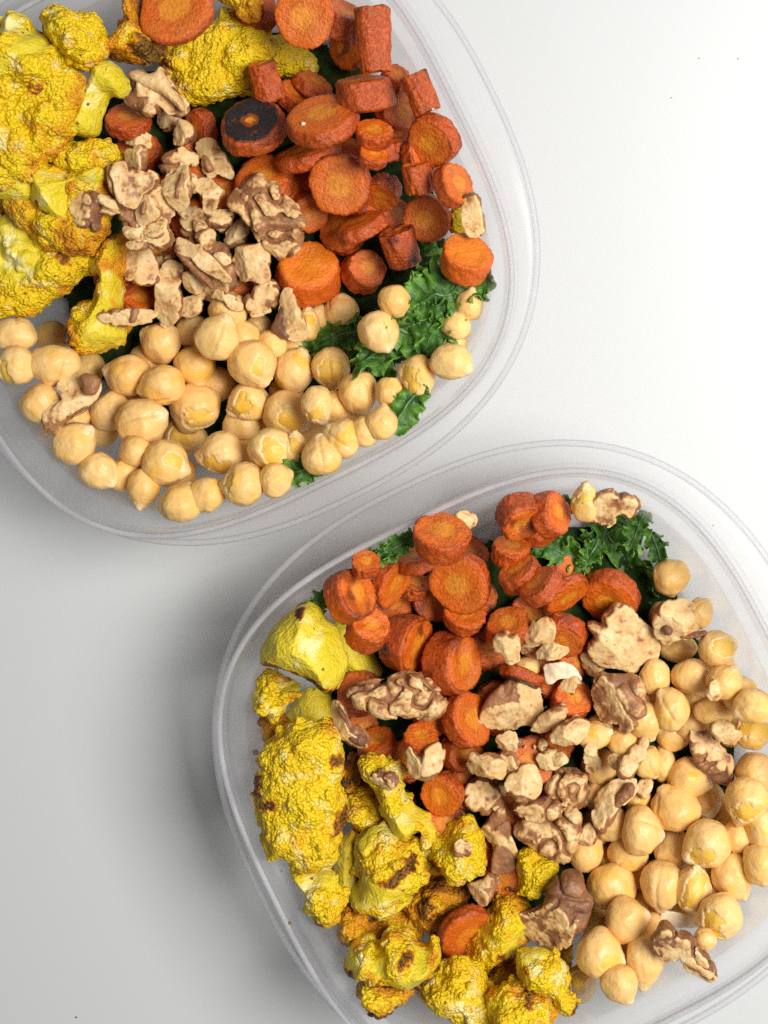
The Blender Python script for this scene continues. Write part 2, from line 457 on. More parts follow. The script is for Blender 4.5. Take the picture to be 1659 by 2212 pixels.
def settle(ci, V, u, v, q=78, sink=1.3, cap=43):
    """V: shape about its own centre in picture units; returns the scaled shape (mm), and the place where it comes to rest"""
    if ci == 2 and v > 1930 and u < 1010: cap = min(cap, 27)      # the floor shows here: the pile is shallow
    elif ci == 2 and u < 640: cap = min(cap, 40)
    elif ci == 2 and v < 1330 and u < 1150: cap = min(cap, 39)
    z = 35.
    for _ in range(5):
        s = S(z); x, y = W(u, v, z); L = V * s
        low = L[:, 2] < np.median(L[:, 2])
        a, b = cells(L[low] + (x, y, 0)); bz = L[low][:, 2]
        zn = float(np.percentile(HM[ci][a, b] - bz, q)) - sink
        top = L[:, 2].max()
        if zn + top > cap: zn = cap + (zn + top - cap) * (.45 if cap > 42 else .25) - top
        zn = max(zn, float(np.percentile(WALL[ci][a, b] - bz, 96)) + .2)
        z = zn if abs(zn - z) < 1 else z + (zn - z) * .8
    s = S(z); x, y = W(u, v, z); L = V * s
    a, b = cells(L + (x, y, 0))
    np.maximum.at(HM[ci], (a, b), L[:, 2] + z)
    return L, (x, y, z)

OFF = {'A': (0, 0), 'B': (512.05, 0), 'C': (0, 512.05), 'D': (512.05, 512.05), 'E': (512.05, 1024.1), 'F': (1073.85, 1024.1), 'G': (512.05, 1609.3), 'H': (1073.85, 1609.3), 'P': (0, 0)}
def px(fr, x, y):
    k = 1. if fr == 'P' else .35274
    return OFF[fr][0] + x * k, OFF[fr][1] + y * k
def pk(fr): return 1. if fr == 'P' else .35274
def rotz(V, a):
    c, s = math.cos(a), math.sin(a); return np.stack([V[:, 0] * c - V[:, 1] * s, V[:, 0] * s + V[:, 1] * c, V[:, 2]], 1)
def random_rot(rng):
    q = rng.normal(size=4); q /= np.linalg.norm(q); w, x, y, z = q
    return np.array([[1 - 2 * (y * y + z * z), 2 * (x * y - z * w), 2 * (x * z + y * w)], [2 * (x * y + z * w), 1 - 2 * (x * x + z * z), 2 * (y * z - x * w)], [2 * (x * z - y * w), 2 * (y * z + x * w), 1 - 2 * (x * x + y * y)]])
GROUPS = {('chickpea', 1): 'chickpeas in the upper container', ('chickpea', 2): 'chickpeas in the lower container',
          ('carrot', 1): 'roast carrot slices in the upper container', ('carrot', 2): 'roast carrot slices in the lower container',
          ('cauliflower', 1): 'roast cauliflower pieces in the upper container', ('cauliflower', 2): 'roast cauliflower pieces in the lower container',
          ('walnut', 1): 'walnut pieces in the upper container', ('walnut', 2): 'walnut pieces in the lower container',
          ('kale', 1): 'kale leaves in the upper container', ('kale', 2): 'kale leaves in the lower container'}

REG = []; USED = set()
def near_label(kind, ci, u, v, lead='mostly hidden '):
    """a buried piece is told apart by the named piece lying over or beside it"""
    cand = sorted(((u - a) ** 2 + (v - b_) ** 2, a, b_, l) for (c_, a, b_, l) in REG if c_ == ci)
    for _, a, b_, l in cand:
        core = l.split(',')[0]
        for w in (' in the upper container', ' of the upper container', ' in the lower container', ' of the lower container'): core = core.replace(w, '')
        dx, dy = u - a, v - b_
        d = ('right of' if dx > 0 else 'left of') if abs(dx) > abs(dy) else ('below' if dy > 0 else 'above')
        t = f'{lead}{kind} {d} the {core}'
        if core.split()[0] in ('dim', 'shaded', 'dull', 'dark', 'hazy'): continue
        if len(t.split()) <= 16 and len(__import__('re').findall(r"[A-Za-z0-9][A-Za-z0-9'-]*", t)) <= 16 and t not in USED:
            USED.add(t); return t
    return f'{lead}{kind} in the pile'
def lab(kind, ci, u, v, label):
    return label if label else near_label(kind, ci, u, v)
# ------------------------------------------------------------------ chickpeas
ICO4, ICO4F = ico(5)
def chickpea(ci, seed, u, v, rx, ry, beak, torn, label):
    rng = np.random.default_rng(seed + 1000)
    D = ICO4
    if beak is None:
        bd = rng.normal(size=3); bd[2] = -abs(bd[2]) - .3
    else:
        a = math.radians(beak); t = rng.uniform(-.1, .35); bd = np.array([math.cos(a), math.sin(a), t])
    bd /= np.linalg.norm(bd)
    side = np.cross(bd, rng.normal(size=3)); side /= np.linalg.norm(side)
    up = np.cross(bd, side)
    c = D @ bd; sd = D @ side; w = D @ up
    ang = np.arccos(np.clip(c, -1, 1))
    o = rng.random(3) * 50
    r = 1 + .20 * np.exp(-(ang / .26) ** 2) + .10 * np.exp(-(ang / .62) ** 2) - .07 * np.exp(-((np.pi - ang) / .6) ** 2)
    cle = np.exp(-(sd / .085) ** 2) * sstep(-.9, .1, c) * sstep(-.15, .5, w)
    r = r - .05 * cle + .045 * (np.abs(sd)) + .075 * perlin(D * 1.5 + o) + .024 * perlin(D * 3.4 + o)
    a0 = np.sort(rng.uniform(.93, 1.05, 3))
    V = D * r[:, None]
    # one flattened cheek, as cooked chickpeas have
    pn = rng.normal(size=3); pn -= bd * (pn @ bd); pn /= np.linalg.norm(pn); k = V @ pn
    V = V - pn * (np.maximum(k - .82, 0) * .55)[:, None]
    ext = (V[:, :2].max(0) - V[:, :2].min(0)) / 2; mid = (V[:, :2].max(0) + V[:, :2].min(0)) / 2
    V[:, :2] -= mid
    zs = (rx + ry) / 2 * rng.uniform(.92, 1.0)
    V = V * np.array([rx / ext[0], ry / ext[1], zs])
    frill = np.exp(-(ang / .42) ** 2)
    wr = perlin(D * 7 + o) 
    crease = sstep(.5, 1., cle) * .6 + .6 * sstep(.25, .5, np.abs(wr)) * frill
    pale = sstep(.2, .8, frill) * .8
    yel = sstep(.05, .45, perlin(D * 1.3 + o + 33)) * rng.uniform(.2, 1.) * (1 if torn else .6)
    if torn == 1 and rng.random() < .65: torn = 0
    Nn = normals(V, ICO4F)
    V0 = V + Nn * (wr * frill * 3.0)[:, None] 
    L, loc = settle(ci, V0, u, v)
    if torn:
        body = mesh('chickpea', L * .985, ICO4F, dict(pale=pale * .2, crease=crease, yel=yel * 0), M['seed'])
        ob = obj('chickpea', body, loc=loc)
        # the thin skin, torn open along one ragged edge, as a part of its own
        td = bd * .55 + side * rng.uniform(-.7, .7) + up * rng.uniform(-.4, .4); td[2] = abs(td[2]) * .3 + .85; td /= np.linalg.norm(td)
        lx = np.cross(td, rng.normal(size=3)); lx /= np.linalg.norm(lx); ly = np.cross(td, lx)
        el = rng.uniform(.42, .8)
        ta = np.arctan2(np.hypot(D @ lx * el, D @ ly / el), D @ td)
        bd_ = ta - {1: .34, 2: .58, 3: .9}[torn] + .42 * perlin(D * 1.7 + o + 9) + .16 * perlin(D * 4.5 + o) + .05 * perlin(D * 11 + o)
        keep = (bd_[ICO4F] > 0).any(1)
        edge = sstep(.0, .16, bd_)
        lift = .14 + .16 * (1 - np.abs(edge * 2 - 1)) + .14 * edge + frill * np.abs(wr) * .9
        lift = np.where(bd_ <= 0, -.25, lift)
        SV = L + Nn * lift[:, None]
        used = np.unique(ICO4F[keep]); mp = np.full(len(D), -1); mp[used] = np.arange(len(used))
        sk = mesh('skin', SV[used], mp[ICO4F[keep]], dict(pale=(pale * .8 + (1 - edge) * (.5 + .5 * perlin(D * 3 + o)))[used], crease=(crease * .4)[used], yel=yel[used]), M['pea'])
        obj('skin', sk, ob)
    else:
        ob = obj('chickpea', mesh('chickpea', L, ICO4F, dict(pale=pale, crease=crease, yel=yel), M['pea']), loc=loc)
    return tag(ob, lab('chickpea', ci, u, v, label), 'chickpea', GROUPS['chickpea', ci])

# ------------------------------------------------------------------ carrots
def carrot(ci, seed, u, v, R, T, az, tilt, char, core, label, oval=1.0):
    R *= .95 if ci == 1 else .88
    rng = np.random.default_rng(seed + 2000); o = rng.random(3) * 50
    k = 72
    prof = []           # (radius, height, side)
    h = T / 2; e = min(.20 * R, .36 * T)
    for x in np.linspace(0, 1, 9)[1:]: prof.append((x * (R - e), h, 0))
    for t in np.linspace(0, math.pi / 2, 6)[1:]: prof.append((R - e + e * math.sin(t), h - e + e * math.cos(t), sstep(.25, .7, np.array(t / (math.pi / 2)))))
    for x in np.linspace(1, -1, 9)[1:-1]: prof.append((R, x * (h - e), 1))
    for t in np.linspace(0, math.pi / 2, 6)[:-1]: prof.append((R - e + e * math.cos(t), -(h - e) - e * math.sin(t), sstep(.25, .7, np.array(1 - t / (math.pi / 2)))))
    for x in np.linspace(1, 0, 9)[:-1]: prof.append((x * (R - e), -h, 0))
    th = np.linspace(0, 2 * np.pi, k, endpoint=False)
    tap = rng.uniform(-.10, .10)
    V = [(0, 0, h)]; sd = [0.]; rad = [0.]
    for (r, z, s) in prof:
        rr = r * (1 + tap * z / h)
        for a in th: V.append((rr * math.cos(a), rr * math.sin(a), z))
        sd += [float(s)] * k; rad += [r / R] * k
    V.append((0, 0, -h)); sd.append(0.); rad.append(0.)
    V = np.array(V, float); sd = np.array(sd); rad = np.array(rad)
    V[:, 0] *= oval
    m = len(prof); i = np.arange(k); j = (i + 1) % k; Q = []
    for a in range(m - 1):
        p, q = 1 + a * k, 1 + (a + 1) * k; Q.append(np.stack([p + i, q + i, q + j, p + j], 1))
    Tt = np.concatenate([np.stack([np.zeros(k, int), 1 + i, 1 + j], 1), np.stack([np.full(k, len(V) - 1), 1 + (m - 1) * k + j, 1 + (m - 1) * k + i], 1)])
    fl = [np.concatenate(Q), Tt]
    # irregular outline, sunken cut face, wrinkled skin
    dr = V / np.linalg.norm(V + 1e-9, axis=1)[:, None]
    low = perlin(np.stack([dr[:, 0] * 1.2, dr[:, 1] * 1.2, V[:, 2] / R * .5], 1) + o)
    V[:, :2] *= (1 + .11 * low)[:, None]
    V[:, 2] -= np.sign(V[:, 2]) * (1 - sd) * T * .05 * (1 - rad ** 2) 
    V[:, 2] += (1 - sd) * perlin(V * (1.6 / R) + o) * T * .07
    Nn = normals(V, fl)
    wr = fbm(np.stack([V[:, 0] * .11, V[:, 1] * .11, V[:, 2] * .06], 1) + o, 3)
    rd = 1 - 2 * np.abs(perlin(np.stack([V[:, 0] * .075, V[:, 1] * .075, V[:, 2] * .035], 1) + o + 5))
    V = V + Nn * (wr * (.7 + 2.1 * sd) + rd * (.2 + 2.0 * sd))[:, None]
    nz = perlin(V * .035 + o * 1.7)
    if char >= 2:         # one face burnt black
        ch = np.where(V[:, 2] > 0, (1 - sd * .8) * 1.25, 0) + nz * .38 + .25 * fbm(V * .12 + o, 2)
        ch = ch - np.where((V[:, 2] > 0) & (rad < .32), 1.0 * (1 - rad / .32) + .25, 0)
    else:
        ed = np.exp(-((sd - .45) / .3) ** 2)
        nz2 = perlin(V * .016 + o * 1.3)
        ch = .24 * ed + char * (.10 + .45 * ed + .55 * sstep(.05, .5, nz) + .55 * sstep(0., .5, nz2))
    t = math.radians(tilt); a = math.radians(az)
    rz = rng.uniform(0, 6.28)
    V1 = rotz(V, rz if oval == 1. else 0.)
    def orient(X):
        X = np.stack([X[:, 0] * math.cos(t) + X[:, 2] * math.sin(t), X[:, 1], -X[:, 0] * math.sin(t) + X[:, 2] * math.cos(t)], 1)
        return rotz(X, a)
    V1 = orient(V1)
    L, loc = settle(ci, V1, u, v, q=90, sink=.5, cap=45)
    ob = obj('carrot_slice', mesh('carrot_slice', L, fl, dict(side=sd, rad=rad, char=np.clip(ch, 0, 1.2), fresh=np.full(len(L), 1. if char <= .13 else   .12 if char <= .2 else 0.)), M['carrot']), loc=loc)
    if core:
        nr, kk = 6, 40; C = [(0, 0, 0)]
        tt = np.linspace(0, 2 * np.pi, kk, endpoint=False)
        out = 1 + .16 * np.sin(5 * tt + seed) + .10 * np.sin(9 * tt) + .05 * rng.normal(size=kk)
        for q in range(1, nr + 1):
            for z_, f_ in zip(tt, out): C.append((R * core * q / nr * f_ * math.cos(z_), R * core * q / nr * f_ * math.sin(z_), 1 - (q / nr) ** 2.5))
        C = np.array(C)
        top = np.nonzero((V[:, 2] > 0) & (sd < .5))[0]
        dd = ((C[:, None, :2] - V[None, top, :2]) ** 2).sum(2); near = np.argsort(dd, 1)[:, :4]
        wgt = 1 / (np.take_along_axis(dd, near, 1) + .5); zz = (V[top, 2][near] * wgt).sum(1) / wgt.sum(1)
        C[:, 2] = zz + C[:, 2] * 2.2 - 1.2 + .6 * perlin(C * .15 + o)
        Q2 = [np.stack([1 + a_ * kk + np.arange(kk), 1 + (a_ + 1) * kk + np.arange(kk), 1 + (a_ + 1) * kk + (np.arange(kk) + 1) % kk, 1 + a_ * kk + (np.arange(kk) + 1) % kk], 1) for a_ in range(nr - 1)]
        T2 = np.stack([np.zeros(kk, int), 1 + np.arange(kk), 1 + (np.arange(kk) + 1) % kk], 1)
        C1 = orient(rotz(C, rz if oval == 1. else 0.)) * S(loc[2])
        obj('core', mesh('core', C1, [np.concatenate(Q2), T2], mat=M['core']), ob)
    return tag(ob, lab('carrot slice', ci, u, v, label), 'carrot slice', GROUPS['carrot', ci])

# ------------------------------------------------------------------ outlined pieces (cauliflower, walnut): solid bodies grown from their own outline
def solid(poly, T, rnd, step, rag, seed, field=None, dome=.0, smooth=1, band=None):
    rng = np.random.default_rng(seed + 3000); o = rng.random(3) * 60
    P_ = chaikin(np.asarray(poly, float), smooth)
    lo = P_.min(0) - 4 * step - rag * 2; hi = P_.max(0) + 4 * step + rag * 2
    zx = T / 2 * (1.35 + dome) + 4 * step
    xs = np.arange(lo[0], hi[0], step); ys = np.arange(lo[1], hi[1], step); zs = np.arange(-T / 2 - 4 * step - 6, zx, step)
    X, Y = np.meshgrid(xs, ys, indexing='ij'); XY = np.stack([X.ravel(), Y.ravel()], 1)
    if rag:
        q = np.concatenate([XY, np.zeros((len(XY), 1))], 1)
        XY = XY + rag * np.stack([fbm(q * (.35 / rag * .12) + o, 3), fbm(q * (.35 / rag * .12) + o + 31, 3)], 1) * 1.3
    d = sd_poly(XY, P_).reshape(X.shape)
    ins = max(1e-6, -d.min())
    Z = zs[None, None, :]
    D = d[:, :, None]
    hT = T / 2 * (1 + dome * np.sqrt(np.clip(-D / ins, 0, 1)))
    up = Z > 0
    zc = np.where(up, Z / (hT / (T / 2)), Z)
    q1 = D + rnd; q2 = np.abs(zc) - (T / 2 - rnd)
    Fd = np.sqrt(np.maximum(q1, 0) ** 2 + np.maximum(q2, 0) ** 2) + np.minimum(np.maximum(q1, q2), 0) - rnd
    pts = None; tagf = None
    if field is not None:
        m = np.abs(Fd) < (band or T * .55)
        I = np.nonzero(m); pts = np.stack([xs[I[0]], ys[I[1]], zs[I[2]]], 1)
        add = field(pts, o, rng, Fd[m], d[I[0], I[1]])
        Fd = Fd.copy(); Fd[m] = add
    Fd[0] = Fd[-1] = 9; Fd[:, 0] = Fd[:, -1] = 9; Fd[:, :, 0] = Fd[:, :, -1] = 9
    V, Q = surface_nets(Fd, (xs[0], ys[0], zs[0]), step)
    V, Q, _ = largest(V, Q)
    return V, Q, o, rng, P_
def topoly(fr, pts):
    A = np.array([px(fr, *p) for p in pts]); c = (A.min(0) + A.max(0)) / 2
    B = A - c; B[:, 1] *= -1
    return B, c
def smooth_v(V, Q, n=1, f=.5):
    for _ in range(n):
        acc = np.zeros_like(V); cnt = np.zeros(len(V))
        for a in range(4):
            for b in (1, 3):
                np.add.at(acc, Q[:, a], V[Q[:, (a + b) % 4]]); np.add.at(cnt, Q[:, a], 1)
        V = V * (1 - f) + f * acc / np.maximum(cnt, 1)[:, None]
    return V

def cauliflower(ci, seed, fr, pts, style, T, roast, burns, pales, label, stalks=()):
    """style: 'curd' lumpy head, 'stalk' smooth stem, 'mix' both; T in picture units"""
    B, c = topoly(fr, pts)
    k = pk(fr)
    st = 2.3 if style != 'stalk' else 2.8
    def field(p, o, rng, f, d):
        if style == 'stalk':
            return f + 5.0 * fbm(p * .017 + o, 2) + 1.2 * fbm(p * .08 + o, 2)
        w1, w2 = worley(p * (1 / 62.) + o); w3, w4 = worley(p * (1 / 25.) + o + 5)
        a = (w1 - .52) * 28 + (w3 - .5) * 13.0
        a += 2.0 * fbm(p * .03 + o, 1)
        if style == 'mix':
            s = sstep(-.30, -.05, perlin(p * .014 + o + 3)); a = a * s + (1 - s) * (5 * fbm(p * .017 + o, 2))
        return f + a
    V, Q, o, rng, P_ = solid(B, T, T * .48, st, 3.0 if style != 'stalk' else 2.0, seed, field, dome=.25, band=24)
    Nn = normals(V, Q)
    stalk = np.zeros(len(V))
    if style == 'stalk': stalk[:] = .9
    elif style == 'mix': stalk = 1 - sstep(-.30, -.05, perlin(V * .014 + o + 3))
    for sp in stalks:
        Bs = np.array([px(fr, *q) for q in sp]) - c; Bs[:, 1] *= -1
        stalk = np.maximum(stalk, sstep(5, -6, sd_poly(V[:, :2] + 5 * np.stack([perlin(V * .05 + o), perlin(V * .05 + o + 7)], 1), Bs)))
    g, _ = worley(V / 11. + o + 11); g2, _ = worley(V / 17. + o + 2)
    amp = (1 - stalk)
    V = V + Nn * ((.3 - g * g) * 5.0 * amp)[:, None]
    V = V + Nn * (stalk * .9 * perlin(np.stack([V[:, 0] * .10, V[:, 1] * .02, V[:, 2] * .1], 1) + o))[:, None]
    d = sd_poly(V[:, :2], P_)
    ro = roast - .06 + .30 * perlin(V * .020 + o) + .18 * perlin(V * .05 + o) + .30 * sstep(-14, 3, d) * (.4 + roast) * (1 - .5 * stalk)
    pale = .55 * sstep(.22, .55, perlin(V * .03 + o + 20)) * (1 - np.clip(roast, 0, 1))
    ro = ro - .25 * stalk
    wob = fbm(V * .045 + o + 4, 3)
    for (bx, by, br) in burns:
        q = np.array(px(fr, bx, by)) - c; dd = np.hypot(V[:, 0] - q[0], V[:, 1] + q[1]) + wob * br * k * .95
        ro = ro + 1.15 * sstep(br * k * 1.5, br * k * .25, dd)
    for (bx, by, br) in pales:
        q = np.array(px(fr, bx, by)) - c; dd = np.hypot(V[:, 0] - q[0], V[:, 1] + q[1]) + wob * br * k * .8
        s = sstep(br * k * 1.2, br * k * .3, dd); pale = np.maximum(pale, .85 * s); ro = ro * (1 - .8 * s)
    L, loc = settle(ci, V, c[0], c[1], q=75, sink=1.6, cap=44)
    ob = obj('cauliflower_piece', mesh('cauliflower_piece', L, Q, dict(roast=np.clip(ro, -.3, 1.5), pale=np.clip(pale, 0, 1), stalk=stalk), M['cauli']), loc=loc)
    return tag(ob, lab('cauliflower piece', ci, c[0], c[1], label), 'cauliflower', GROUPS['cauliflower', ci])

def walnut(ci, seed, fr, pts, style, T, label, flakes=()):
    """style: 'cream' broken flesh, 'brain' folded half in its skin, 'mix', 'brown', 'dark'"""
    B, c = topoly(fr, pts)
    st = 2.5
    T *= .85
    size = np.ptp(B, axis=0).min()
    if size < 45: st = 2.0
    rngp = np.random.default_rng(seed + 4000)
    npl = {'cream': 4, 'brain': 0, 'mix': 2, 'brown': 1, 'dark': 1}[style]
    planes = []
    for _ in range(npl):
        a = rngp.uniform(0, 6.28); t = rngp.uniform(.25, .8)
        n_ = np.array([math.cos(a) * math.sin(t), math.sin(a) * math.sin(t), math.cos(t)])
        planes.append((n_, rngp.uniform(.24, .46) * T))
    fold = {'cream': .45, 'brain': 1.25, 'mix': .7, 'brown': .9, 'dark': 1.1}[style]
    def cut(p):
        e = np.full(len(p), -1e9)
        for n_, off in planes: e = np.maximum(e, p @ n_ - off)
        return e
    def field(p, o, rng, f, d):
        r1 = np.abs(perlin(p * .022 + o)); r2 = np.abs(perlin(p * .060 + o + 8))
        f = f + fold * (8.0 * np.exp(-(r1 / .15) ** 2) + 1.4 * np.exp(-(r2 / .16) ** 2) - 2.2) + 4.5 * fold * perlin(p * .022 + o + 4)
        if planes: f = np.maximum(f, cut(p) + 2.2 * fbm(p * .05 + o + 2, 3))
        return f - 2.6 + 1.0 * fbm(p * .11 + o, 3)
    V, Q, o, rng, P_ = solid(B, T, T * .36, st, 3.2, seed, field, dome=.25 if style == 'brain' else .05)
    V = smooth_v(V, Q, 1, .2)
    nz = perlin(V * .030 + o + 40) + .4 * perlin(V * .09 + o)
    e = cut(V) + 2.2 * fbm(V * .05 + o + 2, 3) if planes else np.full(len(V), -9.)
    fresh = sstep(-3, -.5, e)
    bias = {'cream': .62, 'brain': .66, 'mix': .80, 'brown': .85, 'dark': .95}[style]
    sk = bias + .26 * nz
    sk = np.where(V[:, 2] < -.05 * T, sk + .25, sk)
    sk = sk * (1 - fresh) + fresh * (.29 + .42 * nz + (.22 if style in ('brown', 'dark') else 0))
    if style in ('brain', 'dark', 'brown'):       # rubbed crests show the pale flesh
        r1 = np.abs(perlin(V * .022 + o)); sk = sk - .30 * sstep(.18, .5, r1) * (1 if style == 'brain' else .6)
    dark = np.clip({'dark': .50, 'brown': .15, 'brain': .08}.get(style, .05) + .45 * perlin(V * .04 + o + 60), 0, 1)
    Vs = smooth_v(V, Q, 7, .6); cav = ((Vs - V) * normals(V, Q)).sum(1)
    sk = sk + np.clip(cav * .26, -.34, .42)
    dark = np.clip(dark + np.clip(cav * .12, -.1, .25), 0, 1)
    L, loc = settle(ci, V, c[0], c[1], q=78, sink=1.0, cap=47)
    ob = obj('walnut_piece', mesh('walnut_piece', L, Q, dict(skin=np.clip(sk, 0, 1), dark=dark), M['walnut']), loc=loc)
    for fi, (fp, fst, lift) in enumerate(flakes):      # skin still clinging to one side
        Bf = np.array([px(fr, *q) for q in fp]) - c; Bf[:, 1] *= -1
        cf = Bf.mean(0)
        def f2(p, o, rng, f, d):
            return f + 3 * (.3 - np.abs(perlin(p * .05 + o))) + 1.2 * fbm(p * .12 + o, 2)
        Tf = T * .62
        Vf, Qf, o2, _, _ = solid(Bf - cf, Tf, Tf * .4, 2.2, 2.5, seed + 77 + fi, f2)
        skf = np.clip({'brown': .9, 'dark': 1., 'cream': .12}[fst] + .25 * perlin(Vf * .05 + o2), 0, 1)
        obj('kernel_skin' if fst != 'cream' else 'kernel_flesh', mesh('kernel_skin', (Vf + (*cf, lift * T)) * S(loc[2]), Qf, dict(skin=skf, dark=np.full(len(Vf), .75 if fst == 'dark' else .15)), M['walnut']), ob)
    return tag(ob, label or near_label('small walnut fragment', ci, c[0], c[1], ''), 'walnut piece', GROUPS['walnut', ci])

# ------------------------------------------------------------------ kale
def kale(ci, seed, u, v, ln, wd, ang, curl, flat, label, lift=0.):
    rng = np.random.default_rng(seed + 5000); o = rng.random(3) * 40
    nu, nv = 120, 57; q_ = (1.15, 1.2) if ci == 1 else (1., 1.); ln *= q_[0]; wd *= q_[1]
    U, Vv = np.meshgrid(np.linspace(0, 1, nu), np.linspace(-1, 1, nv), indexing='ij')
    width = wd / 2 * (np.sin(np.pi * np.clip(U * .9 + .08, 0, 1)) ** .5)
    a = np.abs(Vv)
    ph = 3 * perlin(np.stack([U.ravel() * 3, np.sign(Vv).ravel(), U.ravel() * 0], 1) + o).reshape(U.shape)
    e = a ** 1.8
    w1 = np.sin(U * 2 * np.pi * 3.2 + ph + np.sign(Vv)); w2 = np.sin(U * 2 * np.pi * 6. + 2 * ph + 1.7 * np.sign(Vv)); w3 = np.sin(U * 2 * np.pi * 14 + 3 * ph)
    lx = (U - .5) * ln + curl * wd * (.05 * np.cos(U * 2 * np.pi * 6. + ph) * e + .035 * np.cos(U * 2 * np.pi * 14 + 3 * ph) * a ** 4)
    ly = Vv * width * (1 - curl * .42 * e * (.5 + .5 * w1)) + curl * wd * .05 * e * w2
    lz = curl * wd * (.13 * e * w1 + .10 * e * w2 + .05 * a ** 4 * w3) - .06 * wd * (1 - a ** 1.2)
    q = np.stack([lx.ravel(), ly.ravel(), lz.ravel()], 1)
    n = fbm(q * .018 + o, 3); n2 = perlin(q * .07 + o)
    q[:, 2] += n * wd * .26 * (1 - .6 * flat) + n2 * 2.2
    q[:, 0] += fbm(q * .02 + o + 9, 2) * wd * .08; q[:, 1] += fbm(q * .02 + o + 19, 2) * wd * .08
    i, j = np.meshgrid(np.arange(nu - 1), np.arange(nv - 1), indexing='ij'); b = (i * nv + j).ravel()
    Q = np.stack([b, b + nv, b + nv + 1, b + 1], 1)
    q = rotz(q, math.radians(ang))
    L, loc = settle(ci, q, u, v, q=72, sink=.3)
    loc = (loc[0], loc[1], loc[2] + lift)
    Nn = normals(L, Q); th = .32
    m = len(L); V2 = np.concatenate([L, L - Nn * th])
    rimi = np.concatenate([np.arange(0, nu - 1) * nv]); R_ = []
    for s_, f_ in ((0, False), (nv - 1, True)):
        x = np.arange(nu - 1) * nv + s_; y = x + nv; qq = np.stack([x, y, y + m, x + m], 1); R_.append(qq if f_ else qq[:, ::-1])
    for s_, f_ in ((0, True), ((nu - 1) * nv, False)):
        x = np.arange(nv - 1) + s_; y = x + 1; qq = np.stack([x, y, y + m, x + m], 1); R_.append(qq if f_ else qq[:, ::-1])
    QQ = np.concatenate([Q, Q[:, ::-1] + m] + R_)
    edge = np.clip(e.ravel() * .8 + .5 * perlin(L * .4 + o), 0, 1)
    root = tag(obj('kale_leaf', None, loc=loc), label, 'kale leaf', GROUPS['kale', ci])
    obj('blade', mesh('blade', V2, QQ, dict(edge=np.concatenate([edge, edge])), M['kale']), root)
    # midrib: a tapering rib along the leaf's centre line
    cl = L.reshape(nu, nv, 3)[3:int(nu * .9), nv // 2]; kk = 8; V3 = []
    nn = Nn.reshape(nu, nv, 3)[3:int(nu * .9), nv // 2]
    for t, (p, nrm) in enumerate(zip(cl, nn)):
        tg = cl[min(t + 1, len(cl) - 1)] - cl[max(t - 1, 0)]; tg /= np.linalg.norm(tg) + 1e-9
        bi = np.cross(tg, nrm); r = (.75 if flat else .55) * (1 - .75 * t / len(cl))
        for g in range(kk):
            V3.append(p + nrm * (math.sin(g / kk * 6.283) * r * .8 + .1) + bi * math.cos(g / kk * 6.283) * r)
    x = np.arange(kk); y = (x + 1) % kk
    Q3 = np.concatenate([np.stack([t * kk + x, t * kk + y, (t + 1) * kk + y, (t + 1) * kk + x], 1) for t in range(len(cl) - 1)] + [np.array([[0, 2, 4, 6]]) + 0])
    obj('midrib', mesh('midrib', np.array(V3), Q3, mat=M['rib']), root)
    return root

# ------------------------------------------------------------------ the bed of chopped kale under everything
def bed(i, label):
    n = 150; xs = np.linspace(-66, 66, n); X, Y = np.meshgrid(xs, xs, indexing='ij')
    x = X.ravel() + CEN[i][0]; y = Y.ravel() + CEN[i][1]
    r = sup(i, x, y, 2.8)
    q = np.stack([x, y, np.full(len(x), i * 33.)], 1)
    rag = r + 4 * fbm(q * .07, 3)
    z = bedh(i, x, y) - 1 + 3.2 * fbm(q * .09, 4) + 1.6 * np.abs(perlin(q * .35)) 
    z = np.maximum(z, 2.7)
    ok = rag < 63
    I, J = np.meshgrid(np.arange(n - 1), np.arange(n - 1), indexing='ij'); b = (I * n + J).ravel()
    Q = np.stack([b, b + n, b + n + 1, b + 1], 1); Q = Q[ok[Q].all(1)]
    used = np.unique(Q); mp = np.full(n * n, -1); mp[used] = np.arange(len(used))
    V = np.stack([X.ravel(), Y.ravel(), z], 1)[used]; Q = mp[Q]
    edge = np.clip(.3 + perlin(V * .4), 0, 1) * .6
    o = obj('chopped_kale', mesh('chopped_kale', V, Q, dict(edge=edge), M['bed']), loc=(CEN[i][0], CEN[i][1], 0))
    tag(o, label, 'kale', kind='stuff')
bed(1, 'bed of dark chopped kale under the toppings of the upper container')
bed(2, 'bed of dark chopped kale under the toppings of the lower container')
# ------------------------------------------------------------------ what lies in the containers
# Measured on the photograph in picture units; every piece is then laid on the pile below it.
def pea(layer, ci, fr, x, y, rx, ry, beak, torn, label):
    if label: REG.append((ci, *px(fr, x, y), label))
    ITEMS.append((layer, lambda s: chickpea(ci, s, *px(fr, x, y), rx * pk(fr), ry * pk(fr), beak, torn, label)))
def car(layer, ci, fr, x, y, R, T, az, tilt, char, core, label, oval=1.):
    if label: REG.append((ci, *px(fr, x, y), label))
    ITEMS.append((layer, lambda s: carrot(ci, s, *px(fr, x, y), R * pk(fr), T * pk(fr), az, tilt, char, core, label, oval)))
def cau(layer, ci, fr, pts, style, T, roast, burns, pales, label, stalks=()):
    if label: REG.append((ci, *topoly(fr, pts)[1], label))
    ITEMS.append((layer, lambda s: cauliflower(ci, s, fr, pts, style, T, roast, burns, pales, label, stalks)))
def wal(layer, ci, fr, pts, style, T, label, flakes=()):
    if label: REG.append((ci, *topoly(fr, pts)[1], label))
    ITEMS.append((layer, lambda s: walnut(ci, s, fr, pts, style, T, label, flakes)))
